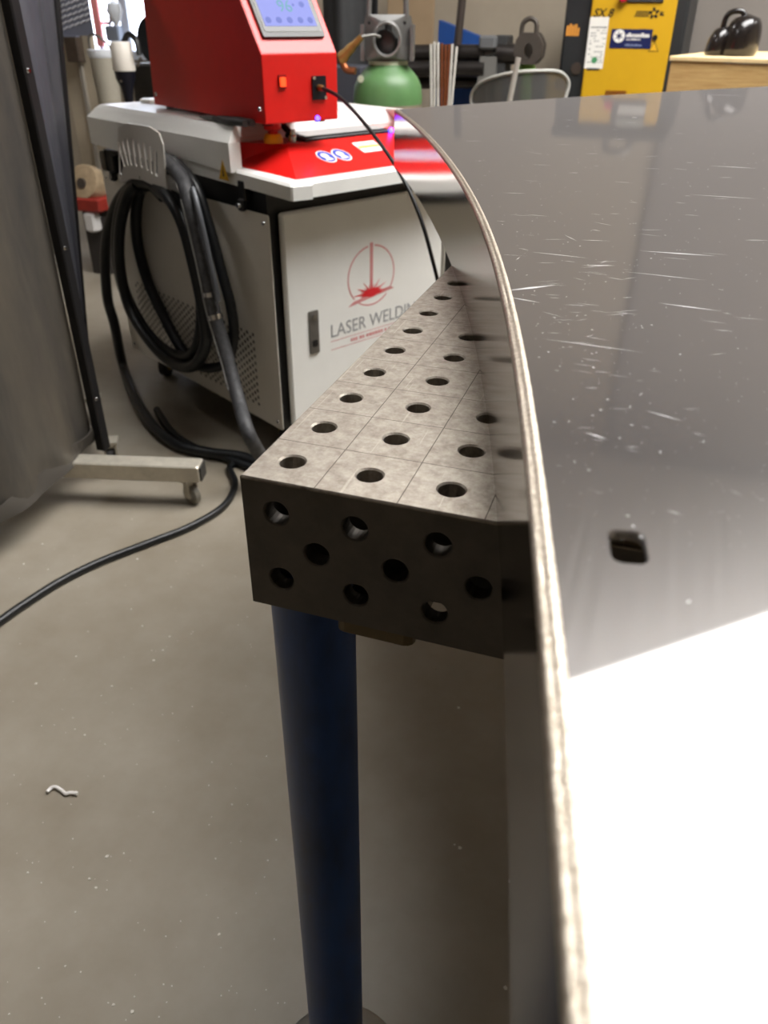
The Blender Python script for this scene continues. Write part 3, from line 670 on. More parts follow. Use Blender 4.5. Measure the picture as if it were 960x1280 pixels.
# ------------------------------------------------------------------ welding curtains on wheeled frames (left)
curt = mat('black_vinyl_curtain', (50, 49, 49), 0.42, rgb2=(88, 82, 73), scale=7, bump=0.25, bscale=18, rvar=0.12, stretch=(1, 1, 0.25))
curt2 = mat('dark_blue_vinyl_curtain', (58, 59, 66), 0.38, rgb2=(80, 80, 86), scale=9, bump=0.2, bscale=24, rvar=0.1, stretch=(1, 1, 0.2))
post_m = mat('dark_frame_paint', (26, 25, 26), 0.45)
def sheet_cloth(mb, bot, top, nz=26, th=0.0025, wav=0.0, ph=0.0):
    """cloth between a lower polyline and an upper one, with vertical folds"""
    B_ = spline(bot, 8); T_ = spline(top, 8); n = min(len(B_), len(T_)); g = []
    for j in range(nz+1):
        t = j/nz; row = []
        for i in range(n):
            p = B_[i].lerp(T_[i], t); s = i/(n-1)
            d = (B_[min(i+1, n-1)]-B_[max(i-1, 0)]).normalized(); q = Vector((-d.y, d.x, 0))
            row.append(p+q*(wav*math.sin(s*9+ph+t*1.3)+0.4*wav*math.sin(s*23+t*3)))
        g.append(row)
    vs = [p for r_ in g for p in r_]; k = len(vs); F = []
    for i in range(n): pass
    back = []
    for j in range(nz+1):
        for i in range(n):
            d = (g[j][min(i+1, n-1)]-g[j][max(i-1, 0)]).normalized(); back.append(g[j][i]+Vector((-d.y, d.x, 0))*th)
    for j in range(nz):
        for i in range(n-1):
            a = j*n+i; F.append((a, a+1, a+n+1, a+n)); F.append((a+k, a+n+k, a+n+1+k, a+1+k))
    for j in range(nz):
        for i in (0, n-1): a = j*n+i; F.append((a, a+n, a+n+k, a+k))
    for i in range(n-1):
        for j in (0, nz): a = j*n+i; F.append((a, a+1, a+1+k, a+k))
    return mb.add(vs+back, F)
PX, PY = -1.104, 1.175
st1 = thing('welding_screen', 'black vinyl welding curtain on a frame with a galvanised wheeled foot', 'welding screen')
bot = [Vector((-1.09, 0.35, 0.095)), Vector((-1.115, 0.60, 0.09)), Vector((-1.10, 0.79, 0.10)), Vector((-1.095, 0.92, 0.105)), Vector((-1.098, 1.07, 0.11)), Vector((-1.125, 1.165, 0.115))]
top = [Vector((-1.10, 0.30, 1.78)), Vector((-1.10, 0.55, 1.78)), Vector((-1.11, 0.76, 1.78)), Vector((-1.10, 0.90, 1.78)), Vector((-1.11, 1.05, 1.78)), Vector((-1.115, 1.15, 1.78))]
ct = sheet_cloth(MB(), bot, top, wav=0.012).build('curtain', curt, st1, True)
hb = [p+Vector((0.006, -0.002, 0)) for p in bot]; ht = [p+Vector((0.006, -0.002, 0.045)) for p in bot]
sheet_cloth(MB(), hb, ht, nz=2, wav=0.012).build('hem', mat('hem_vinyl', (74, 70, 65), 0.45), ct, True)
MB().box((PX, PY, 0.96), (0.028, 0.028, 1.74), None, 0.003).build('post', post_m, st1)
MB().box((-1.10, 0.30, 0.96), (0.028, 0.028, 1.74), None, 0.003).build('post', post_m, st1)
MB().box((-1.10, 0.74, 1.81), (0.028, 0.90, 0.028), None, 0.003).build('top_rail', post_m, st1)
fd = Vector((1, 0.27, 0)).normalized(); fa = math.atan2(0.27, 1)
fM = Matrix.Rotation(fa, 3, 'Z')
fe = Vector((-0.790, 1.150, 0.0))
ftc = fe-fd*0.33; ftc.z = 0.095
foot = MB().box(ftc, (0.66, 0.052, 0.046), fM, 0.003).build('foot_tube', galv, st1)
MB().box(fe+Vector((0, 0, 0.095))+fd*0.0025, (0.004, 0.044, 0.038), fM).build('end_cap', mat('dark_cap', (60, 58, 54), 0.5), foot)
c1_ = fe-fd*0.04; caster(st1, c1_.x, c1_.y, 0.073, 0.027, mat('grey_caster_wheel', (120, 116, 106), 0.5), galv, rot=fa+R(-35))
c2_ = fe-fd*0.62; caster(st1, c2_.x, c2_.y, 0.073, 0.027, MATS['grey_caster_wheel'], galv, rot=fa+R(-35))
for z in (0.24, 0.62, 0.98, 1.3):
    MB().lathe([(0.006, 0), (0.004, 0.004)], (PX+0.013, PY-0.004, z), 10, Matrix.Rotation(R(90), 3, 'Y')).build('rivet', chrome, st1, True)
st2 = thing('welding_screen', 'dark bluish vinyl curtain panel hanging behind the black curtain post', 'welding screen')
bot = [Vector((-1.145, 1.215, 0.10)), Vector((-1.20, 1.27, 0.11)), Vector((-1.28, 1.36, 0.12)), Vector((-1.355, 1.455, 0.125))]
tp = [dcab(-2, -160, 1.70), dcab(18, -160, 1.74), dcab(34, -160, 1.80), dcab(48, -160, 1.86)]
c2 = sheet_cloth(MB(), bot, tp, wav=0.008, ph=1.0).build('curtain', curt2, st2, True)
p1 = Vector((-1.372, 1.475, 0.09)); p2 = dcab(56, -160, 1.89)
MB().tube([p1, p2], 0.011, 10).build('post', post_m, st2, True)
MB().tube([Vector((-1.13, 1.205, 0.092)), p1], 0.010, 10).build('lower_rail', post_m, st2, True)
MB().tube([tp[0]+Vector((0, 0, 0.01)), p2], 0.011, 10).build('top_rail', post_m, st2, True)
caster(st2, -1.360, 1.472, 0.082, 0.030, mat('caster_rubber', (26, 24, 22)), galv, rot=R(-60))
caster(st2, -1.135, 1.24, 0.082, 0.030, mat('caster_rubber', (26, 24, 22)), galv, rot=R(-60))
wht = mat('white_edge', (196, 190, 178), 0.5)
q1, q2 = dcab(32, 98, 1.66), dcab(70, 330, 1.86)
MB().tube([q1, dcab(46, 190, 1.74), q2], 0.0035, 8, smooth_n=4).build('edge_cord', wht, st2, True)

# ------------------------------------------------------------------ background, left: column, tread plate, window, bucket, lamp
def YB(px, py, y): return atY(px, py, y)
def ybox(mb, pxa, pya, pxb, pyb, y, depth, bev=0.0):
    pm = (max(0, min(pya, pyb))+max(pya, pyb))/2; qm = (pxa+pxb)/2
    a = Vector((YB(pxa, pm, y).x, y, YB(qm, pya, y).z)); c = Vector((YB(pxb, pm, y).x, y, YB(qm, pyb, y).z))
    return mb.span((min(a.x, c.x), y, min(a.z, c.z)), (max(a.x, c.x), y+depth, max(a.z, c.z)), bev)
conc = mat('beige_concrete', (172, 160, 140), 0.8, var=0.1, scale=6, bump=0.2, bscale=60)
def colm(x, y, w1, d1): return MB().span((x-w1/2, y, 0), (x+w1/2, y+d1, H-0.03), 0.006)
a = YB(86, 120, 3.3); b_ = YB(124, 120, 3.3)
co = struct(colm((a.x+b_.x)/2, 3.3, (b_.x-a.x), 0.04).build('trim_1', conc), 'beige concrete column behind the dark curtain')
MB().span(((a.x*.45+b_.x*.55), 3.285, 0.0), ((a.x*.35+b_.x*.65), 3.30, 1.05)).build('conduit', mat('conduit_grey', (150, 144, 134), 0.5), co)
# tread plate sheet with raised bars
tm = mat('tread_aluminium', (130, 134, 150), 0.4, 0.45, var=0.08, scale=8)
ta, tc_ = YB(66, 44, 3.1), YB(117, 44, 3.1); tz0 = ta.z
tp_ = thing('tread_plate_panel', 'bright aluminium panel with diagonal raised bars hung on the column', 'metal panel', (0, 0, 0))
MB().span((ta.x, 3.1, tz0), (tc_.x, 3.106, tz0+0.75)).build('panel', tm, tp_)
brs = MB(); W_ = tc_.x-ta.x
for k in range(34):
    for s in range(7):
        x_ = ta.x+W_*(s+0.5)/7; z_ = tz0+0.012+0.021*k+0.008*s
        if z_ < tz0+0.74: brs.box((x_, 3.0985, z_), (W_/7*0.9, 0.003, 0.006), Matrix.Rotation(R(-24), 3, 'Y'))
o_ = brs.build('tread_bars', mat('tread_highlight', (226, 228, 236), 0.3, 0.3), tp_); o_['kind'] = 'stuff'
MB().span((ta.x, 3.075, tz0-0.006), (ta.x+W_*0.66, 3.1, tz0)).build('bottom_lip', tm, tp_)
br = MB(); ybox(br, 81, 44, 97, 78, 3.24, 0.05, 0.004)
tag(br.build('column_bracket', mat('brown_steel', (96, 84, 74), 0.5, 0.5, var=0.2, scale=20)), 'brown steel bracket fixed to the beige column under the bright panel', 'bracket')
# bright window with hardware on the far wall
wa, wb = YB(112, 62, 4.95), YB(190, 62, 4.95)
win = struct(MB().span((wa.x, 4.955, wa.z), (wb.x, 4.97, wa.z+1.3)).build('window_2', mat('daylight_pane', (232, 240, 255), 0.4, emit=WINDOW)), 'bright daylight window behind the red feeder')
fm = mat('window_frame_paint', (196, 202, 214), 0.5)
for px in (112, 127, 149, 158, 163, 190):
    q = YB(px, 62, 4.93); MB().span((q.x-0.016, 4.93, wa.z), (q.x+0.016, 4.956, wa.z+1.3)).build('mullion', fm, win)
MB().span((wa.x-0.05, 4.85, wa.z-0.05), (wb.x+0.03, 4.99, wa.z)).build('window_sill', fm, win)
rd = MB(); ybox(rd, 117, 58, 125, -60, 4.88, 0.02)
tag(rd.build('marker_strip', mat('pink_red_strip', (240, 146, 146), 0.5)), 'pinkish red upright strip along the left edge of the bright window', 'strip')
hd = MB(); q0, q1, q2 = YB(123, 29, 4.92), YB(138, 29, 4.92), YB(138, 20, 4.92)
hd.tube([q0, q0.lerp(q1, .8), q1, q2], 0.012, 10, smooth_n=3)
tag(hd.build('window_handle', chrome, None, True), 'shiny bent metal handle at the edge of the bright window', 'handle')
bx_ = MB(); ybox(bx_, 131, 32, 148, 52, 4.86, 0.071, 0.008)
tag(bx_.build('control_box', mat('pale_grey_box', (140, 148, 160), 0.5)), 'pale grey control box below the window handle', 'box')
fl_ = MB(); q = YB(143, 14, 4.7); fl_.lathe([(0.01, -0.08), (0.03, -0.05), (0.05, 0.0), (0.04, 0.04), (0.012, 0.06)], q, 16)
tag(fl_.build('wall_lamp', mat('milky_white', (226, 232, 240), 0.35), None, True), 'small milky white lamp in front of the bright window', 'lamp')
# beige bucket
q = YB(127, 62, 3.0); rr = abs(YB(141, 62, 3.0).x-YB(113, 62, 3.0).x)/2
bk = thing('bucket', 'beige grey plastic bucket with white rim beyond the welder', 'bucket', (q.x, 3.0, 0))
zt = q.z
MB().lathe([(rr*0.72, zt-0.42), (rr*0.74, zt-0.42), (rr*0.98, zt-0.02), (rr*0.96, zt-0.004), (rr*0.92, zt-0.02), (rr*0.68, zt-0.40)], (0, 0, 0), 32).build('body', mat('bucket_plastic', (158, 152, 138), 0.5, var=0.08, scale=12), bk, True)
MB().lathe([(rr*0.98, zt-0.03), (rr*1.06, zt-0.02), (rr*1.06, zt), (rr*0.97, zt+0.002)], (0, 0, 0), 32).build('rim', mat('white_rim', (220, 224, 230), 0.4), bk, True)
MB().tube([(-rr*1.02, 0, zt-0.01), (-rr*0.7, -0.02, zt+0.045), (0, -0.03, zt+0.055), (rr*0.7, -0.02, zt+0.03), (rr*1.02, 0, zt-0.01)], 0.005, 8, smooth_n=5).build('handle', gsteel, bk, True)
stn = MB().span((q.x-0.02, 2.96, 0), (q.x+0.2, 3.2, zt-0.422), 0.01)
tag(stn.build('cabinet', mat('dark_grey_cabinet', (74, 70, 64), 0.6, var=0.15, scale=9)), 'low dark grey cabinet under the beige bucket', 'cabinet')
# white capped black work lamp
q = YB(153, 70, 2.75); k_ = abs(YB(165, 70, 2.75).x-YB(141, 70, 2.75).x)/2
wl_ = thing('work_lamp', 'black stemmed work lamp with a white cylindrical cap', 'lamp', (q.x, 2.75, 0))
zc = q.z
MB().lathe([(k_*0.96, zc-0.052), (k_, zc-0.045), (k_*0.9, zc+0.042), (k_*0.78, zc+0.05)], seg=26).build('cap', mat('cream_plastic', (220, 214, 204), 0.4), wl_, True)
MB().lathe([(k_*0.35, 0.77), (k_*0.4, zc-0.16), (k_*0.55, zc-0.11), (k_*0.85, zc-0.08), (k_*0.9, zc-0.052)], seg=22).build('neck', mat('navy_plastic', (18, 18, 28), 0.4), wl_, True)
MB().lathe([(0.07, 0), (0.07, 0.02), (0.014, 0.03), (0.012, 0.78)], seg=22).build('stand', black, wl_, True)
MB().tube([(0.0, 0.02, zc+0.045), (0.03, 0.02, zc+0.075), (k_*1.5, 0.01, zc+0.055), (k_*1.75, 0, zc+0.005)], 0.011, 8, smooth_n=5).build('hook', black, wl_, True)
MB().lathe([(0.008, 0), (0.006, 0.005)], (0, -k_*0.7, zc-0.085), 12, Matrix.Rotation(R(90), 3, 'X')).build('button', chrome, wl_, True)
# black wheel and dark machine half hidden by the feeder
q = YB(203, 50, 3.17); r1 = abs(YB(190, 20, 3.3).z-YB(190, 84, 3.3).z)/2
wh = thing('black_wheel', 'black rubber wheel leaning behind the red feeder', 'wheel', (q.x, 3.17, q.z))
AX = Matrix.Rotation(R(90), 3, 'X')
MB().lathe([(r1*0.7, -0.05), (r1*0.95, -0.05), (r1, -0.03), (r1, 0.03), (r1*0.95, 0.05), (r1*0.7, 0.05)], seg=36, rot=AX).build('tyre', rubber, wh, True)
MB().lathe([(r1*0.7, -0.02), (r1*0.7, 0.02)], seg=30, rot=AX).build('rim', gsteel, wh, True)
dm = MB(); ybox(dm, 158, 70, 236, 420, 3.25, 0.4, 0.01)
a = YB(158, 62, 3.25); c = YB(300, 62, 3.25)
dmt = thing('machine_cabinet', 'dark grey machine cabinet standing beyond the welder lid', 'cabinet', ((a.x+c.x)/2, 3.45, 0))
MB().span((-(c.x-a.x)/2, -0.2, 0), ((c.x-a.x)/2, 0.3, a.z-0.055), 0.01).build('body', mat('charcoal_paint', (52, 50, 47), 0.5, var=0.2, scale=10), dmt)
for (px, py) in ((176, 74), (173, 81)):
    q = YB(px, py, 3.25); MB().lathe([(0.010, 0), (0.008, 0.006)], (q.x-(a.x+c.x)/2, -0.2, q.z), 12, AX).build('bolt', chrome, dmt, True)
# small winch-like machine with red base by the column
q = YB(112, 232, 2.9)
wn = thing('bench_grinder', 'small beige rounded machine on a red base beside the column', 'machine', (q.x, 2.9, 0))
zz = YB(112, 246, 2.9).z
MB().lathe([(0.05, -0.05), (0.075, -0.045), (0.08, 0), (0.075, 0.045), (0.05, 0.05)], (0, 0, zz+0.06), 26, Matrix.Rotation(R(70), 3, 'X')).build('drum', mat('beige_drum', (164, 144, 116), 0.5, var=0.2, scale=30), wn, True)
MB().lathe([(0.022, -0.06), (0.022, 0.06)], (0, 0, zz+0.06), 18, Matrix.Rotation(R(80), 3, 'X')).build('bore', mat('bore_dark', (70, 62, 56), 0.5), wn, True)
MB().box((0, 0, zz-0.022), (0.19, 0.16, 0.06), None, 0.008).build('red_base', mat('dull_red_paint', (142, 44, 34), 0.5, var=0.2, scale=30), wn)
MB().box((0.02, -0.05, zz-0.10), (0.06, 0.06, 0.09), None, 0.01).build('switch_box', mat('pale_switch', (200, 198, 196), 0.5), wn)
MB().span((-0.05, -0.03, 0), (0.05, 0.07, zz-0.05), 0.004).build('pedestal', mat('dark_pedestal', (46, 42, 40), 0.6), wn)
MB().tube([(-0.09, -0.02, zz+0.10), (-0.085, -0.05, zz+0.05), (-0.08, -0.05, zz+0.01)], 0.018, 10, smooth_n=4).build('spring', chrome, wn, True)

# ------------------------------------------------------------------ background, middle
green = mat('green_cylinder_paint', (80, 118, 72), 0.4, var=0.12, scale=12)
gbody = mat('grey_cylinder_paint', (142, 134, 118), 0.5, rgb2=(104, 94, 80), scale=10)
q = YB(485, 90, 2.75); rc = abs(YB(525, 118, 2.75).x-YB(444, 118, 2.75).x)/2
zn, zs, zg = YB(485, 80, 2.75).z, YB(485, 108, 2.75).z, YB(485, 129, 2.75).z
cy = thing('gas_cylinder', 'gas cylinder with light green shoulder and grey body under a large metal guard', 'gas cylinder', (q.x, 2.75, 0))
MB().lathe([(rc*0.96, 0), (rc, 0.02), (rc, zg)], seg=40).build('body', gbody, cy, True)
MB().lathe([(rc, zg), (rc*1.003, zg+0.02), (rc*0.97, zs+0.002), (rc*0.88, zs+0.026), (rc*0.76, zs+0.044), (rc*0.63, zn-0.012), (rc*0.55, zn)], seg=40).build('shoulder', green, cy, True)
MB().lathe([(rc*0.56, zn-0.004), (rc*0.56, zn+0.010), (rc*0.50, zn+0.012)], seg=32).build('neck_ring', mat('pale_green_ring', (176, 186, 160), 0.5), cy, True)
MB().prism(circle(-rc*0.55, zs+0.028, 0.012, 14), 0, 0.002, lambda u, v, w_: Vector((u, -rc*0.78-w_, v))).build('sticker', mat('pale_sticker', (206, 214, 190), 0.5), cy)
# cast guard: a shell with a round opening and a carrying handle
gm = mat('cast_guard_grey', (112, 112, 110), 0.42, 0.55, var=0.15, scale=16)
gw = rc*0.74; gz0, gz1 = zn+0.012, YB(485, 18, 2.75).z
gd = thing('valve_guard', 'grey cast guard with round opening and handle over the green shouldered cylinder', 'valve guard', (q.x, 2.75, 0), R(15))
gp_ = [(-gw*0.80, gz0), (gw*0.80, gz0), (gw*0.98, gz0+0.05), (gw*1.0, gz1-0.07), (gw*0.82, gz1-0.004), (gw*0.7, gz1), (-gw*0.7, gz1), (-gw*0.82, gz1-0.004), (-gw*0.98, gz1-0.07), (-gw*0.96, gz0+0.05)]
hz = (gz0+gz1)/2-0.004; hr = gw*0.47
MB().plate(gp_, [circle(0, hz, hr, 30, hr*1.12)], 0.012, lambda u, v, w_: Vector((u, -gw*0.85-w_+0.03*(u/gw)**2, v))).build('front_shell', gm, gd)
MB().plate(gp_, [circle(0, hz, hr*0.5, 20)], 0.01, lambda u, v, w_: Vector((u, gw*0.75-w_, v))).build('rear_shell', gm, gd)
for s in (-1, 1): MB().span((s*gw*0.93-0.006, -gw*0.82, gz0), (s*gw*0.93+0.006, gw*0.74, gz1-0.03)).build('side_shell', gm, gd)
MB().tube([(hr*1.05*math.cos(t), -gw*0.88, hz+hr*1.17*math.sin(t)) for t in [2*math.pi*k/36 for k in range(37)]], 0.006, 8).build('opening_rim', mat('rim_grey', (132, 132, 130), 0.4, 0.6), gd, True)
MB().tube([(-gw*0.70, -gw*0.6, gz1-0.01), (-gw*0.64, -gw*0.6, gz1+0.10), (-gw*0.50, -gw*0.6, gz1+0.15), (gw*0.50, -gw*0.6, gz1+0.15), (gw*0.64, -gw*0.6, gz1+0.10), (gw*0.70, -gw*0.6, gz1-0.01)], 0.0095, 10, smooth_n=4).build('handle', gm, gd, True)
for s in (-1, 1): MB().lathe([(0.006, 0), (0.005, 0.005)], (s*gw*0.66, -gw*0.84, gz1-0.025), 12, AX).build('guard_bolt', black, gd, True)
vl = MB().lathe([(0.018, 0), (0.02, 0.03), (0.035, 0.05), (0.035, 0.075), (0.015, 0.085), (0.012, 0.12)], (0, 0, zn+0.005), 20).build('valve', mat('dark_valve', (50, 50, 50), 0.4, 0.6), cy, True)
MB().lathe([(0.034, -0.012), (0.040, -0.008), (0.040, 0.008), (0.034, 0.012)], (0, -gw*0.35, hz-0.01), 18, AX).build('hand_wheel', mat('hand_wheel_grey', (74, 74, 74), 0.45, 0.4), cy, True)
# brass regulator hanging left of the guard
a_, c_ = YB(452, 46, 2.6), YB(426, 74, 2.6)
rg = thing('brass_regulator', 'brass gas fitting with hose nut left of the grey cylinder guard', 'fitting', a_)
d_ = c_-a_
MB().tube([(0, 0, 0), d_*0.35, d_*0.4, d_*0.75, d_*0.8, d_], lambda t: 0.010+0.012*t, 14).build('body', brass, rg, True)
MB().tube([d_, d_+Vector((0.02, 0, -0.03)), d_+Vector((0.055, 0, -0.035))], 0.012, 10, smooth_n=4).build('elbow', mat('copper_fitting', (150, 92, 60), 0.35, 0.9), rg, True)
MB().tube([(0, 0, 0), (0.03, 0.03, 0.005), (0.05, 0.05, 0.0)], 0.005, 10, smooth_n=4).build('stem', gsteel, rg, True)
# dark hanging leather apron and the board behind
ap_ = MB(); a1, a2 = YB(398, -50, 3.45), YB(474, -50, 3.45)
q3, q4 = YB(405, 160, 3.45), YB(470, 160, 3.45)
sheet_cloth(ap_, [Vector((q3.x, 3.45, 0.25)), Vector(((q3.x*2+q4.x)/3, 3.41, 0.25)), Vector(((q3.x+q4.x*2)/3, 3.47, 0.25)), Vector((q4.x, 3.45, 0.25))],
            [Vector((a1.x, 3.45, 1.5)), Vector(((a1.x*2+a2.x)/3, 3.43, 1.5)), Vector(((a1.x+a2.x*2)/3, 3.46, 1.5)), Vector((a2.x, 3.45, 1.5))], th=0.006, wav=0.015)
tag(ap_.build('rubber_mat', mat('charcoal_rubber', (46, 47, 48), 0.6, var=0.2, scale=5), None, True), 'charcoal rubber mat hanging between the red feeder and the grey guard', 'mat')
bb = MB(); ybox(bb, 484, 62, 541, -70, 4.6, 0.03, 0.003)
tag(bb.build('wall_board', mat('brown_hardboard', (150, 128, 100), 0.7, var=0.06, scale=8)), 'brown hardboard panel on the wall behind the grey guard', 'board')
# dark shelf unit low behind the cylinder
du = MB(); a1, a2 = YB(400, 82, 3.2), YB(446, 82, 3.2); du.span((a1.x, 3.2, 0), (a2.x+0.02, 3.38, a1.z), 0.006)
tag(du.build('tool_box', mat('slate_box', (62, 64, 72), 0.5)), 'slate grey box low between the red feeder and the gas cylinder', 'box')
# blue plate rolling machine
bm2 = mat('blue_machine_paint', (34, 74, 140), 0.45, var=0.08, scale=6)
PYR = 4.2
rm = thing('rolling_machine', 'blue plate rolling machine with three dark horizontal rolls', 'machine', (YB(560, 90, PYR).x, PYR, 0))
ox = rm.location.x
def RX(px, py, dy=0.0): p = YB(px, py, PYR+dy); return Vector((p.x-ox, dy, p.z))
a_, b2, c_, d2 = RX(538, 25), RX(612, 55), RX(612, 200), RX(538, 200)
MB().prism([(a_.x, a_.z), (b2.x, b2.z), (b2.x, 0.0), (a_.x, 0.0)], 0.16, 0.24, lambda u, v, w_: Vector((u, w_, v))).build('rear_frame', bm2, rm)
rollm = mat('roll_steel', (70, 66, 64), 0.38, 0.8, var=0.2, scale=12)
for (py, rp, dy) in ((66, 10.5, 0.0), (86, 10, -0.03), (103, 8.5, 0.03)):
    l_, r_ = RX(472, py, dy), RX(606, py, dy); rad = rp*abs(RX(560, 60).z-RX(560, 80).z)/20
    ro = MB().tube([l_, l_.lerp(r_, .5), r_], rad, 22).build('roll', rollm, rm, True)
    MB().tube([r_, r_+Vector((0.06, 0, 0))], rad*0.55, 16).build('journal', gsteel, ro, True)
k1, k2 = RX(602, 44), RX(627, 62)
MB().span((k1.x, -0.06, k2.z), (k2.x-0.02, 0.06, k1.z), 0.01).build('bearing_cap', mat('bearing_grey', (128, 130, 132), 0.4, 0.5), rm)
k1, k2 = RX(618, 44), RX(628, 140)
MB().span((k1.x, -0.02, 0.0), (k2.x, 0.14, k1.z), 0.006).build('end_frame', mat('end_frame_dark', (58, 58, 58), 0.5), rm)
k1, k2 = RX(598, 70), RX(618, 140)
MB().prism([(k1.x+0.02, k1.z), (k2.x, k1.z), (k2.x, 0), (k1.x-0.03, 0)], -0.05, 0.02, lambda u, v, w_: Vector((u, w_, v))).build('support_bracket', mat('support_grey', (112, 110, 106), 0.5), rm)
l_, r_ = RX(622, 66), RX(650, 68); MB().tube([l_, r_], 0.045, 18).build('drive_shaft', rollm, rm, True)
l_, r_ = RX(572, 56, -0.06), RX(584, -60, -0.06); MB().tube([l_, r_], 0.020, 14).build('lever', mat('lever_steel', (92, 84, 80), 0.4, 0.7), rm, True)
k1 = RX(470, 140); MB().span((RX(466, 90).x, -0.08, 0), (RX(478, 90).x, 0.2, RX(472, 55).z), 0.006).build('end_frame', mat('end_frame_dark', (58, 58, 58)), rm)
# bundle of filler rod tubes standing in front of the rolls
clear = mat('clear_plastic_tube', (200, 196, 188), 0.25, var=0.1, scale=20, spec=0.7)
cop = mat('copper_rod', (150, 88, 58), 0.4, 0.6)
for (px, pt_, tilt, mm, lb) in ((538.5, 55, -1, clear, 'clear plastic rod tube at the left end of the upright bundle'), (543, 52, 0, clear, 'second clear plastic rod tube from the left of the bundle'),
                         (547.5, 53, 0, clear, 'third clear plastic rod tube from the left of the bundle'), (552.5, 54, 1, cop, 'left copper coloured welding rod in the upright bundle'),
                         (557, 56, 2, cop, 'middle copper coloured welding rod in the upright bundle'), (561.5, 55, 4, cop, 'right copper coloured welding rod in the upright bundle'),
                         (565.5, 55, 6, clear, 'tallest leaning clear tube right of the copper rods'), (571, 58, 9, clear, 'rightmost clear rod tube leaning outward from the bundle')):
    t_, b3 = YB(px, pt_, 3.2), YB(px-tilt*0.8, 134, 3.2); d_ = (t_-b3)
    b0 = b3-d_*((b3.z-0.42)/d_.z)
    tag(MB().tube([b0, b0.lerp(t_, .5), t_], 0.0055, 10).build('rod_tube', mm, None, True), lb, 'rod', 'filler rods standing in a bundle')
sb = thing('rod_stand', 'dark stand holding the bundle of welding rods behind the sheet', 'stand', (YB(553, 140, 3.2).x, 3.2, 0))
MB().lathe([(0.10, 0), (0.10, 0.02), (0.085, 0.03), (0.085, 0.42), (0.075, 0.42), (0.075, 0.4)], seg=26).build('tube', mat('dark_bin', (50, 50, 52), 0.5), sb, True)
# smoke-grey clear face shield / chair back with pale rim
sp = [(586, 140), (582, 128), (585, 116), (596, 105), (615, 97), (640, 91), (665, 89), (690, 89.5), (700, 93), (706, 101), (707, 110), (704, 122), (700, 140)]
SY = 3.0
ch = thing('clear_shell_chair', 'smoke grey transparent shell chair back with pale rim behind the sheet', 'chair', (YB(645, 110, SY).x, SY, 0))
sx = ch.location.x
SPp = [Vector((YB(px, py, SY).x-sx, 0, YB(px, py, SY).z)) for px, py in sp]
SPp = [p+Vector((0, 0.10*(1-(p.x/0.2)**2)*-1+0.10, 0)) for p in SPp]
glass = mat('smoke_plastic', (120, 120, 118), 0.15, trans=0.65, ior=1.2)
fan = MB(); ss = spline(SPp, 4); n = len(ss)
cz = 0.55
front = ss; low = [Vector((p.x*0.95, p.y, cz)) for p in ss]
vs = front+low+[p+Vector((0, 0.006, 0)) for p in front]+[p+Vector((0, 0.006, 0)) for p in low]; F = []
# panel as strips between left and right halves of the outline
m_ = n//2; Lh = ss[:m_+1]; Rh = ss[m_:][::-1]
k_ = min(len(Lh), len(Rh)); vs = []; F = []
for j in range(k_):
    a_, b_ = Lh[j], Rh[j]
    for i in range(9):
        t = i/8; p = a_.lerp(b_, t); p = Vector((p.x, 0.10-0.10*(1-(p.x/0.2)**2)*1.0, p.z)); vs.append(p)
nb = len(vs)
vs += [p+Vector((0, 0.005, 0)) for p in vs]
for j in range(k_-1):
    for i in range(8):
        a0 = j*9+i; F.append((a0, a0+1, a0+10, a0+9)); F.append((a0+nb, a0+9+nb, a0+10+nb, a0+1+nb))
fan.add(vs, F).build('back_shell', glass, ch, True)
MB().tube(SPp, 0.0062, 10, smooth_n=5).build('rim', mat('pale_rim', (168, 168, 162), 0.35), ch, True)
MB().box((0, 0.06, 0.46), (0.40, 0.38, 0.02), None, 0.006).build('seat', mat('smoke_seat', (90, 90, 88), 0.3), ch)
for s in (-1, 1):
    for t in (-0.09, 0.21): MB().tube([(s*0.16, t, 0.45), (s*0.19, t, 0.0)], 0.011, 10).build('leg', gsteel, ch, True)
    MB().tube([(s*0.13, 0.06, 0.45), SPp[0 if s < 0 else -1]], 0.008, 8).build('support', gsteel, ch, True)
a_, b_ = YB(648, 72, 2.8), YB(637, 126, 2.8)
tag(MB().tube([a_, a_.lerp(b_, .5), b_+(b_-a_)*((b_.z-0.01)/(a_.z-b_.z))], 0.0095, 12).build('grey_stick', mat('grey_plastic_stick', (158, 154, 146), 0.5), None, True), 'pale grey straight stick standing before the transparent chair back', 'stick')
# second cylinder guard further back
GY = 3.9
q = YB(661, 60, GY); s_ = abs(YB(680, 60, GY).x-YB(642, 60, GY).x)/2
g0, g1 = YB(661, 80, GY).z, YB(661, 50, GY).z
c2y = thing('gas_cylinder', 'thin bright green gas cylinder behind the transparent chair back', 'gas cylinder', (q.x, GY, 0))
MB().lathe([(s_*1.05, 0), (s_*1.08, 0.02), (s_*1.08, g0-0.16), (s_*0.9, g0-0.08), (s_*0.55, g0-0.02), (s_*0.5, g0+0.005)], seg=30).build('body', mat('bright_green_paint', (104, 150, 62), 0.4, var=0.12, scale=20), c2y, True)
g2 = thing('valve_guard', 'dark brown grey cast guard with loop handle on the thin green cylinder', 'valve guard', (q.x, GY, 0))
gm2 = mat('dark_cast_guard', (78, 72, 66), 0.5, 0.4, var=0.15, scale=16)
pg = [(-s_*0.6, g0), (s_*0.6, g0), (s_*0.95, g0+0.03), (s_*1.0, g0+0.08), (s_*0.8, g1+0.01), (s_*0.55, g1+0.03), (-s_*0.45, g1+0.03), (-s_*0.75, g1), (-s_*0.85, g0+0.05)]
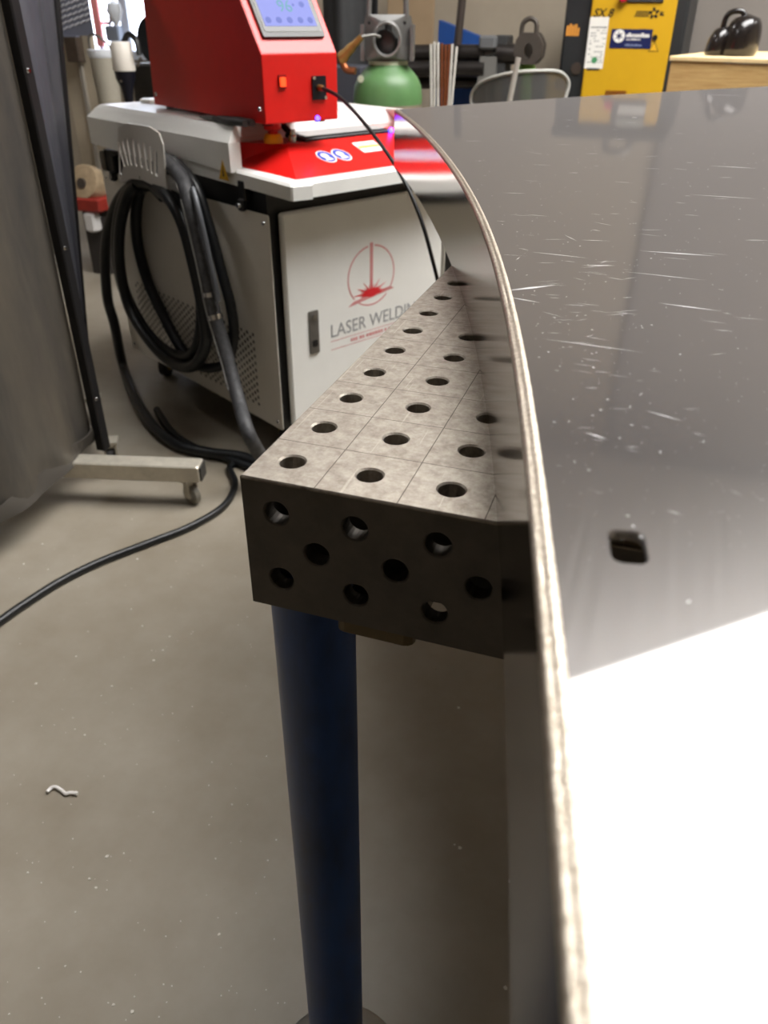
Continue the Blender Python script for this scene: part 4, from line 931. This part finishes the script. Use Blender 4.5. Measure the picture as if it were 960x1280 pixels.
MB().plate(pg, [circle(s_*0.12, g0+0.055, s_*0.30, 18, s_*0.42)], 0.05, lambda u, v, w_: Vector((u, -s_*0.8-w_, v))).build('shell', gm2, g2)
MB().plate(pg, [], 0.02, lambda u, v, w_: Vector((u, s_*0.6-w_, v))).build('rear_shell', gm2, g2)
MB().tube([(-s_*0.48, -s_*0.5, g1+0.02), (-s_*0.42, -s_*0.5, g1+0.065), (0, -s_*0.5, g1+0.085), (s_*0.42, -s_*0.5, g1+0.07), (s_*0.5, -s_*0.5, g1+0.02)], 0.011, 10, smooth_n=5).build('handle', gm2, g2, True)

# ------------------------------------------------------------------ yellow compressor
CY = 4.1
yel = mat('yellow_panel_paint', (200, 156, 24), 0.42, var=0.03, scale=8)
ant = mat('anthracite_paint', (36, 38, 40), 0.45, var=0.1, scale=10)
l0, r0_ = YB(733, 60, CY), YB(837, 60, CY)
cp_ = thing('compressor', 'tall compressor with yellow front panel and dark anthracite sides', 'compressor', ((l0.x+r0_.x)/2, CY, 0), R(-3))
cw = (r0_.x-l0.x); hw = cw/2; CH = 1.26
LD = YB(700, 60, CY).x-l0.x
bodyc = MB().span((-hw+LD, 0.02, 0.0), (hw+0.055, 0.62, CH), 0.012).build('housing', ant, cp_)
pnl = MB().span((-hw, -0.006, 0.18), (hw, 0.022, CH-0.012), 0.005).build('front_panel', yel, cp_)
MB().span((-hw+LD, -0.03, CH), (hw+0.05, 0.6, CH+0.055), 0.012).build('top_cover', ant, cp_)
MB().tube([(-0.05, 0.1, CH+0.05), (-0.045, 0.1, CH+0.12), (0.06, 0.1, CH+0.12), (0.065, 0.1, CH+0.05)], 0.016, 10, smooth_n=3).build('valve_block', gsteel, cp_, True)
cxm = cp_.location.x
def CP(px, py): p = YB(px, py, CY); return (p.x-cxm, p.z)
def cpr(pxa, pya, pxb, pyb, w0, w1, name, m_, par, rr_=0.002):
    a_, b_ = CP(pxa, pya), CP(pxb, pyb)
    return MB().prism(rrect(min(a_[0], b_[0]), min(a_[1], b_[1]), max(a_[0], b_[0]), max(a_[1], b_[1]), rr_, 2), w0, w1, lambda u, v, w_: Vector((u, -0.006-w_, v))).build(name, m_, par)
CPF = lambda off: (lambda x, y, z: Vector((off[0]+x, -0.0072-z, off[1]+y)))
bprint = mat('black_print', (22, 20, 16), 0.5); navy = mat('navy_sign', (20, 30, 78), 0.4)
MB().text('SX 8', 0.047, CPF(CP(741, 21)), shear=0.25, bold=0.0008).build('model_lettering', bprint, pnl)
lb = cpr(738, 21, 753, 86, 0, 0.001, 'service_label', ws, pnl)
g = MB()
a_ = CP(738, 21); b_ = CP(753, 86); lw = b_[0]-a_[0]; lh = a_[1]-b_[1]
for k in range(14):
    z_ = a_[1]-0.045-lh*0.72*k/14; x_ = a_[0]+0.010
    while x_ < b_[0]-0.012:
        d_ = rs.uniform(0.006, 0.016)
        if rs.random() < (0.95 if k == 0 else 0.4): g.prism([(x_, z_), (x_+d_, z_), (x_+d_, z_+(0.006 if k == 0 else 0.003)), (x_, z_+(0.006 if k == 0 else 0.003))], 0.001, 0.0013, lambda u, v, w_: Vector((u, -0.006-w_, v)))
        x_ += d_+0.003
g.build('label_print', mat('grey_print_dark', (96, 98, 100), 0.5), lb)
MB().prism(circle(b_[0]-lw*0.5, b_[1]+0.035, 0.014, 18), 0.001, 0.0015, lambda u, v, w_: Vector((u, -0.006-w_, v))).build('green_seal', mat('green_print', (70, 140, 92), 0.5), lb)
cpr(733.5, 85, 749, 88, 0.001, 0.0016, 'label_foot', ant, lb, 0.001)
sg = cpr(765, 36, 813, 61, 0, 0.002, 'blue_sign', navy, pnl)
a_ = CP(774, 45); MB().prism(circle(a_[0], a_[1], 0.027, 22), 0.002, 0.0026, lambda u, v, w_: Vector((u, -0.006-w_, v))).build('sign_emblem', ws, sg)
g = MB()
for k in range(6):
    t = R(60*k+15); d_ = Vector((math.cos(t), math.sin(t))); q_ = Vector((-d_.y, d_.x)); c_ = Vector(a_)
    g.prism([tuple(c_-q_*0.005), tuple(c_+d_*0.022+q_*0.010), tuple(c_+q_*0.004)], 0.0026, 0.003+0.00004*k, lambda u, v, w_: Vector((u, -0.006-w_, v)))
g.build('emblem_blades', navy, sg)
g = MB()
def fake_line(x0, x1, z, h):
    x_ = x0
    while x_ < x1:
        d_ = rs.uniform(0.004, 0.009); hh = h*rs.choice((0.7, 0.7, 1.0)); g.prism([(x_, z), (x_+d_, z), (x_+d_, z+hh), (x_, z+hh)], 0.002, 0.0024, lambda u, v, w_: Vector((u, -0.006-w_, v))); x_ += d_+0.0018
a1, a2 = CP(783, 46.5), CP(810, 46.5); fake_line(a1[0], a2[0], a1[1], 0.018)
a1, a2 = CP(783, 50), CP(801, 50); fake_line(a1[0], a2[0], a1[1], 0.006)
g.build('sign_lettering', ws, sg)
g = MB(); a1, a2 = CP(781, 57.5), CP(800, 57.5); fake_line(a1[0], a2[0], a1[1], 0.009); g.build('sign_small_print', mat('pale_blue_print', (120, 130, 160), 0.5), sg)
a_ = CP(819, 47); MB().prism(circle(a_[0], a_[1], 0.012, 18), 0, 0.004, lambda u, v, w_: Vector((u, -0.006-w_, v))).build('key_lock', black, pnl)
a_ = CP(817, 62)
tr = MB().prism([(a_[0]-0.024, a_[1]-0.008), (a_[0]+0.024, a_[1]-0.008), (a_[0], a_[1]+0.034)], 0, 0.001, lambda u, v, w_: Vector((u, -0.006-w_, v))).build('warning_triangle', bprint, pnl)
MB().prism([(a_[0]-0.019, a_[1]-0.005), (a_[0]+0.019, a_[1]-0.005), (a_[0], a_[1]+0.028)], 0.001, 0.0014, lambda u, v, w_: Vector((u, -0.006-w_, v))).build('triangle_field', mat('sticker_orange_yellow', (222, 170, 30), 0.5), tr)
# rotor profile logo
g = MB(); a_ = CP(793, 21)
for k in range(6):
    for s in range(3): g.prism([(a_[0]+0.011*k+0.003*s, a_[1]+0.0085*s), (a_[0]+0.011*k+0.009+0.003*s, a_[1]+0.0085*s), (a_[0]+0.011*k+0.011+0.003*s, a_[1]+0.006+0.0085*s), (a_[0]+0.011*k+0.002+0.003*s, a_[1]+0.006+0.0085*s)], 0, 0.0008, lambda u, v, w_: Vector((u, -0.006-w_, v)))
c_ = Vector((a_[0]+0.086, a_[1]+0.014))
for k in range(5):
    t = R(72*k+20); d_ = Vector((math.cos(t), math.sin(t))); q_ = Vector((-d_.y, d_.x))
    g.prism([tuple(c_+d_*0.008-q_*0.008), tuple(c_+d_*0.024-q_*0.002), tuple(c_+d_*0.022+q_*0.008), tuple(c_+d_*0.008+q_*0.006)], 0, 0.0009+0.00002*k, lambda u, v, w_: Vector((u, -0.006-w_, v)))
g.prism([(c_.x+0.024, c_.y-0.008), (c_.x+0.046, c_.y-0.010), (c_.x+0.046, c_.y-0.004), (c_.x+0.03, c_.y), (c_.x+0.048, c_.y+0.004), (c_.x+0.03, c_.y+0.008)], 0, 0.0008, lambda u, v, w_: Vector((u, -0.006-w_, v)))
g.build('rotor_emblem', bprint, pnl)
# display panel and red switch above, mirrored in the sheet
dp = MB().span((-0.03, -0.016, CP(800, 3)[1]), (hw-0.06, -0.005, CP(800, 3)[1]+0.14), 0.003).build('display_panel', mat('display_dark', (60, 60, 62), 0.4), pnl)
MB().span((0.0, -0.018, CP(800, 3)[1]+0.018), (0.13, -0.0155, CP(800, 3)[1]+0.06)).build('display_keys', mat('display_pale', (190, 190, 186), 0.5), dp)
MB().span((0.0, -0.018, CP(800, 3)[1]+0.075), (0.13, -0.0155, CP(800, 3)[1]+0.115)).build('display_window', mat('display_lcd', (140, 144, 140), 0.3), dp)
a_ = CP(780, 0); MB().lathe([(0.016, 0), (0.016, 0.012), (0.022, 0.016), (0.020, 0.035)], (a_[0], -0.006, a_[1]+0.012), 18, AX).build('stop_switch', mat('crimson_plastic', (176, 20, 50), 0.4), pnl, True)
a1, a2 = CP(757, 114), CP(783, 118); g = MB()
for k in range(4): g.span((a1[0], -0.009, a1[1]-0.009*k), (a2[0], -0.005, a1[1]-0.009*k+0.004))
g.build('vent_slots', mat('slot_red_brown', (120, 50, 20), 0.5), pnl)
# orange sticker and socket on the dark flank strip (front edge of the housing)
g = MB(); a_ = CP(715, 39)
for k, h_ in enumerate((0.042, 0.05, 0.044, 0.048, 0.034)): g.prism([(a_[0]-0.034+0.013*k, a_[1]-0.02), (a_[0]-0.024+0.013*k, a_[1]-0.02), (a_[0]-0.022+0.013*k, a_[1]-0.02+h_), (a_[0]-0.032+0.013*k, a_[1]-0.02+h_)], 0, 0.001, lambda u, v, w_: Vector((u, 0.0195-w_, v)))
g.build('orange_sticker', mat('orange_print', (222, 150, 60), 0.5), bodyc)
a_ = CP(719, 86); MB().prism(circle(a_[0], a_[1], 0.026, 20), 0, 0.006, lambda u, v, w_: Vector((u, 0.0195-w_, v))).build('socket', mat('socket_brown', (60, 50, 44), 0.5), bodyc)
# hanging dark cables right of the compressor
hp_ = [YB(858, -20, 4.45), YB(851, 20, 4.45), YB(848, 50, 4.45), YB(851, 72, 4.45), YB(853, 120, 4.45)]
tag(MB().tube(hp_, 0.022, 10, smooth_n=6).build('wall_cable', mat('brown_black_cable', (40, 32, 28), 0.5), None, True), 'brown black cable hanging down the wall right of the compressor', 'cable')
gw_ = MB(); a_ = YB(862, 0, 4.97); gw_.span((a_.x, 4.96, 0), (X1, 4.999, H-0.05))
gwo = struct(gw_.build('trim_2', wallg), 'grey wall cladding behind the wooden crate')
MB().span((a_.x-0.03, 4.94, 0), (a_.x, 4.999, H-0.05)).build('cover_strip', mat('dark_cover_strip', (108, 102, 97), 0.6), gwo)

# ------------------------------------------------------------------ wooden crate and black helmet (right)
wood = mat('pale_pine', (204, 172, 116), 0.6, rgb2=(176, 140, 86), scale=9, bump=0.2, bscale=60, stretch=(1.2, 1.2, 16))
wood2 = mat('pine_edge', (226, 200, 150), 0.6, var=0.08, scale=20)
kq = YB(840, 70, 2.85)
cr_ = thing('wooden_crate', 'pale pine crate with board sides behind the sheet', 'crate', (kq.x, 2.85, 0), R(-14))
KZ = kq.z
for k in range(6):
    z1 = KZ-0.016-0.155*k; z0 = max(0.0, z1-0.15)
    if z1 <= 0: break
    MB().span((0, 0, z0), (1.0, 0.022, z1), 0.002).build('board', wood, cr_)
    MB().span((0, 0.022, z0), (0.022, 0.7, z1), 0.002).build('board', wood, cr_)
MB().span((-0.006, -0.006, KZ-0.014), (1.006, 0.70, KZ), 0.002).build('top_board', wood2, cr_)
hq = YB(912, 71, 2.98)
hm = thing('welding_helmet', 'glossy black rounded welding helmet resting on the wooden crate', 'helmet', (hq.x, 2.98, KZ), R(-8))
shellm = mat('glossy_black_shell', (24, 20, 19), 0.24, coat=0.4)
def lobe(cx_, rx_, ry_, hgt, pw, n=26):
    rings = []
    for k in range(11):
        t = k/10; rr_ = (1-t**pw)**(1/pw) if k else 0.9
        if k == 1: rr_ = 0.99
        rings.append([Vector((cx_+rx_*max(rr_, 0.05)*math.cos(2*math.pi*i/n)+0.01*t, ry_*max(rr_, 0.05)*math.sin(2*math.pi*i/n), hgt*t)) for i in range(n)])
    return rings
MB().loft(lobe(0.022, 0.062, 0.080, 0.122, 3.0)).build('shell', shellm, hm, True)
MB().loft(lobe(-0.046, 0.042, 0.060, 0.088, 2.6)).build('visor_bulge', shellm, hm, True)
MB().tube([(-0.040, -0.01, 0.08), (-0.036, -0.01, 0.112), (-0.020, -0.01, 0.127), (0.008, -0.01, 0.129), (0.024, -0.01, 0.115)], 0.009, 10, smooth_n=4).build('adjuster_loop', shellm, hm, True)

# ------------------------------------------------------------------ small things on the floor
sp_ = [atZ(px, py, 0.004) for px, py in ((59, 990), (64, 985), (70, 984), (77, 988), (82, 992), (88, 991), (97, 992))]
tag(MB().tube(sp_, 0.0030, 8, smooth_n=5).build('metal_shaving', mat('white_shaving', (225, 222, 218), 0.5), None, True), 'small white curled shaving lying alone on the floor', 'shaving')
db = MB(); rd_ = random.Random(11)
def fleck(x_, y_, s, z_=0.0012):
    a_ = rd_.uniform(0, 6.28); pts_ = []
    for k in range(5):
        t = a_+k*1.2566; rr_ = s*rd_.uniform(0.6, 1.2); pts_.append((x_+rr_*math.cos(t), y_+rr_*math.sin(t)))
    db.prism(pts_, 0.0001, z_, XYZ)
for (px, py) in ((212, 796), (204, 813), (192, 826), (241, 790), (178, 783), (95, 821), (106, 919), (134, 1071), (155, 1067), (274, 1168), (142, 1256), (112, 1099), (35, 1091), (214, 734), (164, 762), (172, 699), (45, 855), (290, 1006), (120, 1110), (30, 705), (60, 712), (573, 885), (568, 1056), (637, 1102), (632, 1235), (575, 1060), (165, 1265), (53, 680), (110, 790), (140, 858)):
    p = atZ(px, py, 0); fleck(p.x, p.y, rd_.uniform(0.0014, 0.0032))
for k in range(190):
    p = atZ(rd_.uniform(-10, 420), rd_.uniform(600, 1275), 0); fleck(p.x, p.y, rd_.uniform(0.0004, 0.0013), 0.0006)
o_ = db.build('floor_debris', mat('pale_debris', (205, 200, 190), 0.6)); tag(o_, 'tiny pale metal flecks scattered over the floor', 'debris'); o_['kind'] = 'stuff'

# ------------------------------------------------------------------ fill lamps added out of view, shaped as ceiling tubes
for (x_, y_, rz_, lb_) in ((-2.7, 0.2, R(8), 'added fill tube on the ceiling left of the welding curtain'), (-3.4, 3.9, R(8), 'added fill tube on the ceiling near the window'), (3.2, 3.9, R(8), 'added fill tube on the ceiling above the crate side')):
    lp = thing('fill_lamp', lb_, 'lamp', (x_, y_, H-0.09), rz_)
    MB().box((0, 0, 0.04), (0.16, 1.5, 0.05), None, 0.008).build('housing', mat('fill_lamp_housing', (210, 210, 208), 0.5), lp)
    for s in (-0.045, 0.045): MB().tube([(s, -0.72, 0.0), (s, 0.72, 0.0)], 0.016, 12).build('tube', mat('fill_tube_glow', (253, 251, 250), 0.4, emit=FILL_TUBE), lp, True)
